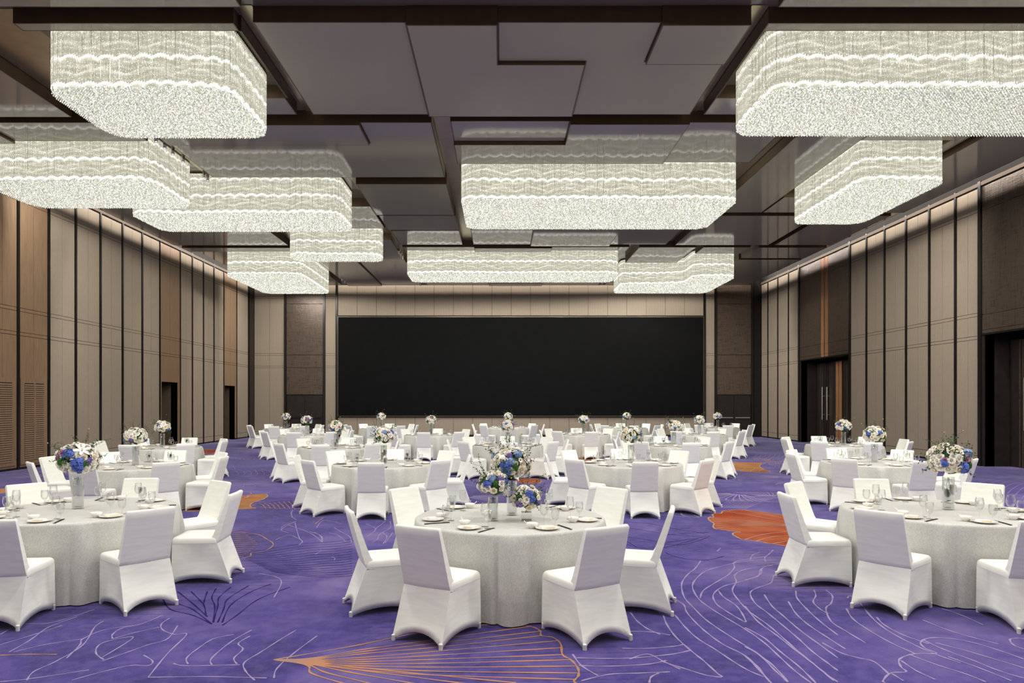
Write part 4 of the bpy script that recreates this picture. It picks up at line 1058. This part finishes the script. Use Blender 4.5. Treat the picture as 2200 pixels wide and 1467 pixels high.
for ti, (tx, ty, off, seats, nm) in enumerate(T):
    rz = math.radians(off if seats is None or 0 not in [0] else off)
    t = tag(empty('round_table', (tx, ty, 0), 0), 'round banquet table under a floor-length cloth, '+nm, 'table', 'round banquet tables')
    link('tabletop', TBL, t); link('pedestal', PED, t)
    base = math.radians(off-90)
    c = link('tablecloth', CLC if nm == 'front row centre table' else CL[ti % 3], None, (tx, ty, 0), (0, 0, base)); tag(c, 'silver-grey damask tablecloth draped to the floor, '+nm, 'tablecloth', 'silver-grey tablecloths')
    ss = [(k, off+45*k) for k in (0, 1, -1, 2, -2, 3, -3, 4)] if seats is None else [({27: 1, 71: 2, 131: 3, 45: 1, 90: 2, 135: 3}[abs(s)]*(1 if s > 0 else -1), s) for s in seats]
    for (k, deg) in ss:
        th = math.radians(deg); rr = 1.235+random.uniform(-.008, .018); wv = random.uniform(-.05, .05)
        rr += .03 if abs(deg) == 27 else 0
        p = (tx+math.sin(th)*rr, ty-math.cos(th)*rr)
        chair(p[0], p[1], th+wv, 'white fabric-covered chair on %s side of %s' % (WH[k], nm))
        setting(tx, ty, th, nm, WH[k])
rows = {'front': (.21, 130), 'second': (.20, 90), 'third': (.20, 66), 'fourth': (.205, 52), 'back': (.205, 46)}
LOOK = {'front row left table': 'white roses, lily and deep blue hydrangea', 'front row right table': 'white, magenta and pale blue blooms'}
for ti, (tx, ty, off, seats, nm) in enumerate(T):
    if nm == 'front row centre table': continue
    R, n = rows[nm.split()[0]]
    vx, vy = tx, ty+.02
    if nm == 'front row left table': vx, vy = -4.44, 7.24
    if nm == 'front row right table': vx, vy = 4.67, 7.18
    vase(vx, vy, .34, .056, 'tall clear cylinder vase in the middle of %s' % nm)
    big = ()
    if nm == 'front row left table': big = (('lily', (.45, -.7, .75), .95), ('hyd', (-.25, -1, .5), 1.15), ('hyd', (.3, -1, -.15), 1.25), ('hyd', (.34, -1, -.5), 1.1), ('moss', (-.75, -1, -.1), 1.1), ('violet', (.95, -.8, -.0), .7))
    if nm == 'front row right table': big = (('hyd2', (.75, -.7, .55), 1.1), ('hyd', (0, -1, -.45), 1.2), ('pink', (.25, -1, .2), 1.2), ('pink', (-.95, -.6, .05), 1.1), ('hyd', (-.95, -.6, -.15), .8), ('moss', (.55, -1, -.4), 1.1))
    bouquet(vx, vy, TZ+.345, 'round bouquet of %s, %s' % (LOOK.get(nm, 'white roses and blue hydrangeas'), nm), 20+ti, R*(.95 if ty > 15 else 1.0), n, big, 0 if big else (3 if ty < 20 else 4), ty < 20)
vase(-.07, 6.50, .225, .048, 'medium cylinder vase, leftmost of three on front centre table'); bouquet(-.07, 6.50, TZ+.222, 'medium bouquet with pale blue blooms, leftmost on front centre table', 101, .155, 84,
    (('hyd', (-.45, -1, .1), .8), ('moss', (.15, -1, .15), .85), ('hyd2', (-.1, -.9, .6), .75), ('violet', (.5, -.8, .5), .7), ('hyd', (.9, -.4, .3), .6)), 0, False)
vase(.115, 6.82, .34, .052, 'tallest cylinder vase, middle one on front centre table'); bouquet(.10, 6.82, TZ+.345, 'largest bouquet, white and blue flowers, middle one on front centre table', 102, .205, 120,
    (('hyd', (-.05, -1, -.05), 1.15), ('hyd', (0, -1, -.5), 1.0), ('hyd2', (.2, -.9, .2), .8), ('moss', (.5, -1, -.15), 1.0), ('pomp', (-.35, -1, .5), 1.1), ('hyd2', (.6, -.6, .8), .8), ('violet', (.1, -.8, .6), .6), ('hyd2', (-.9, -.4, .5), .7)), 0, True)
vase(.245, 6.50, .105, .052, 'low square glass vase on front centre table', True); bouquet(.245, 6.50, TZ+.09, 'lowest bouquet, in the square vase on front centre table', 103, .15, 84,
    (('hyd', (-.1, -.9, .5), .85), ('hyd', (.05, -1, .1), .75), ('violet', (-.85, -.7, -.4), .7), ('violet', (.85, -.7, -.3), .55)), 0, False)
print('objects', len(bpy.data.objects))
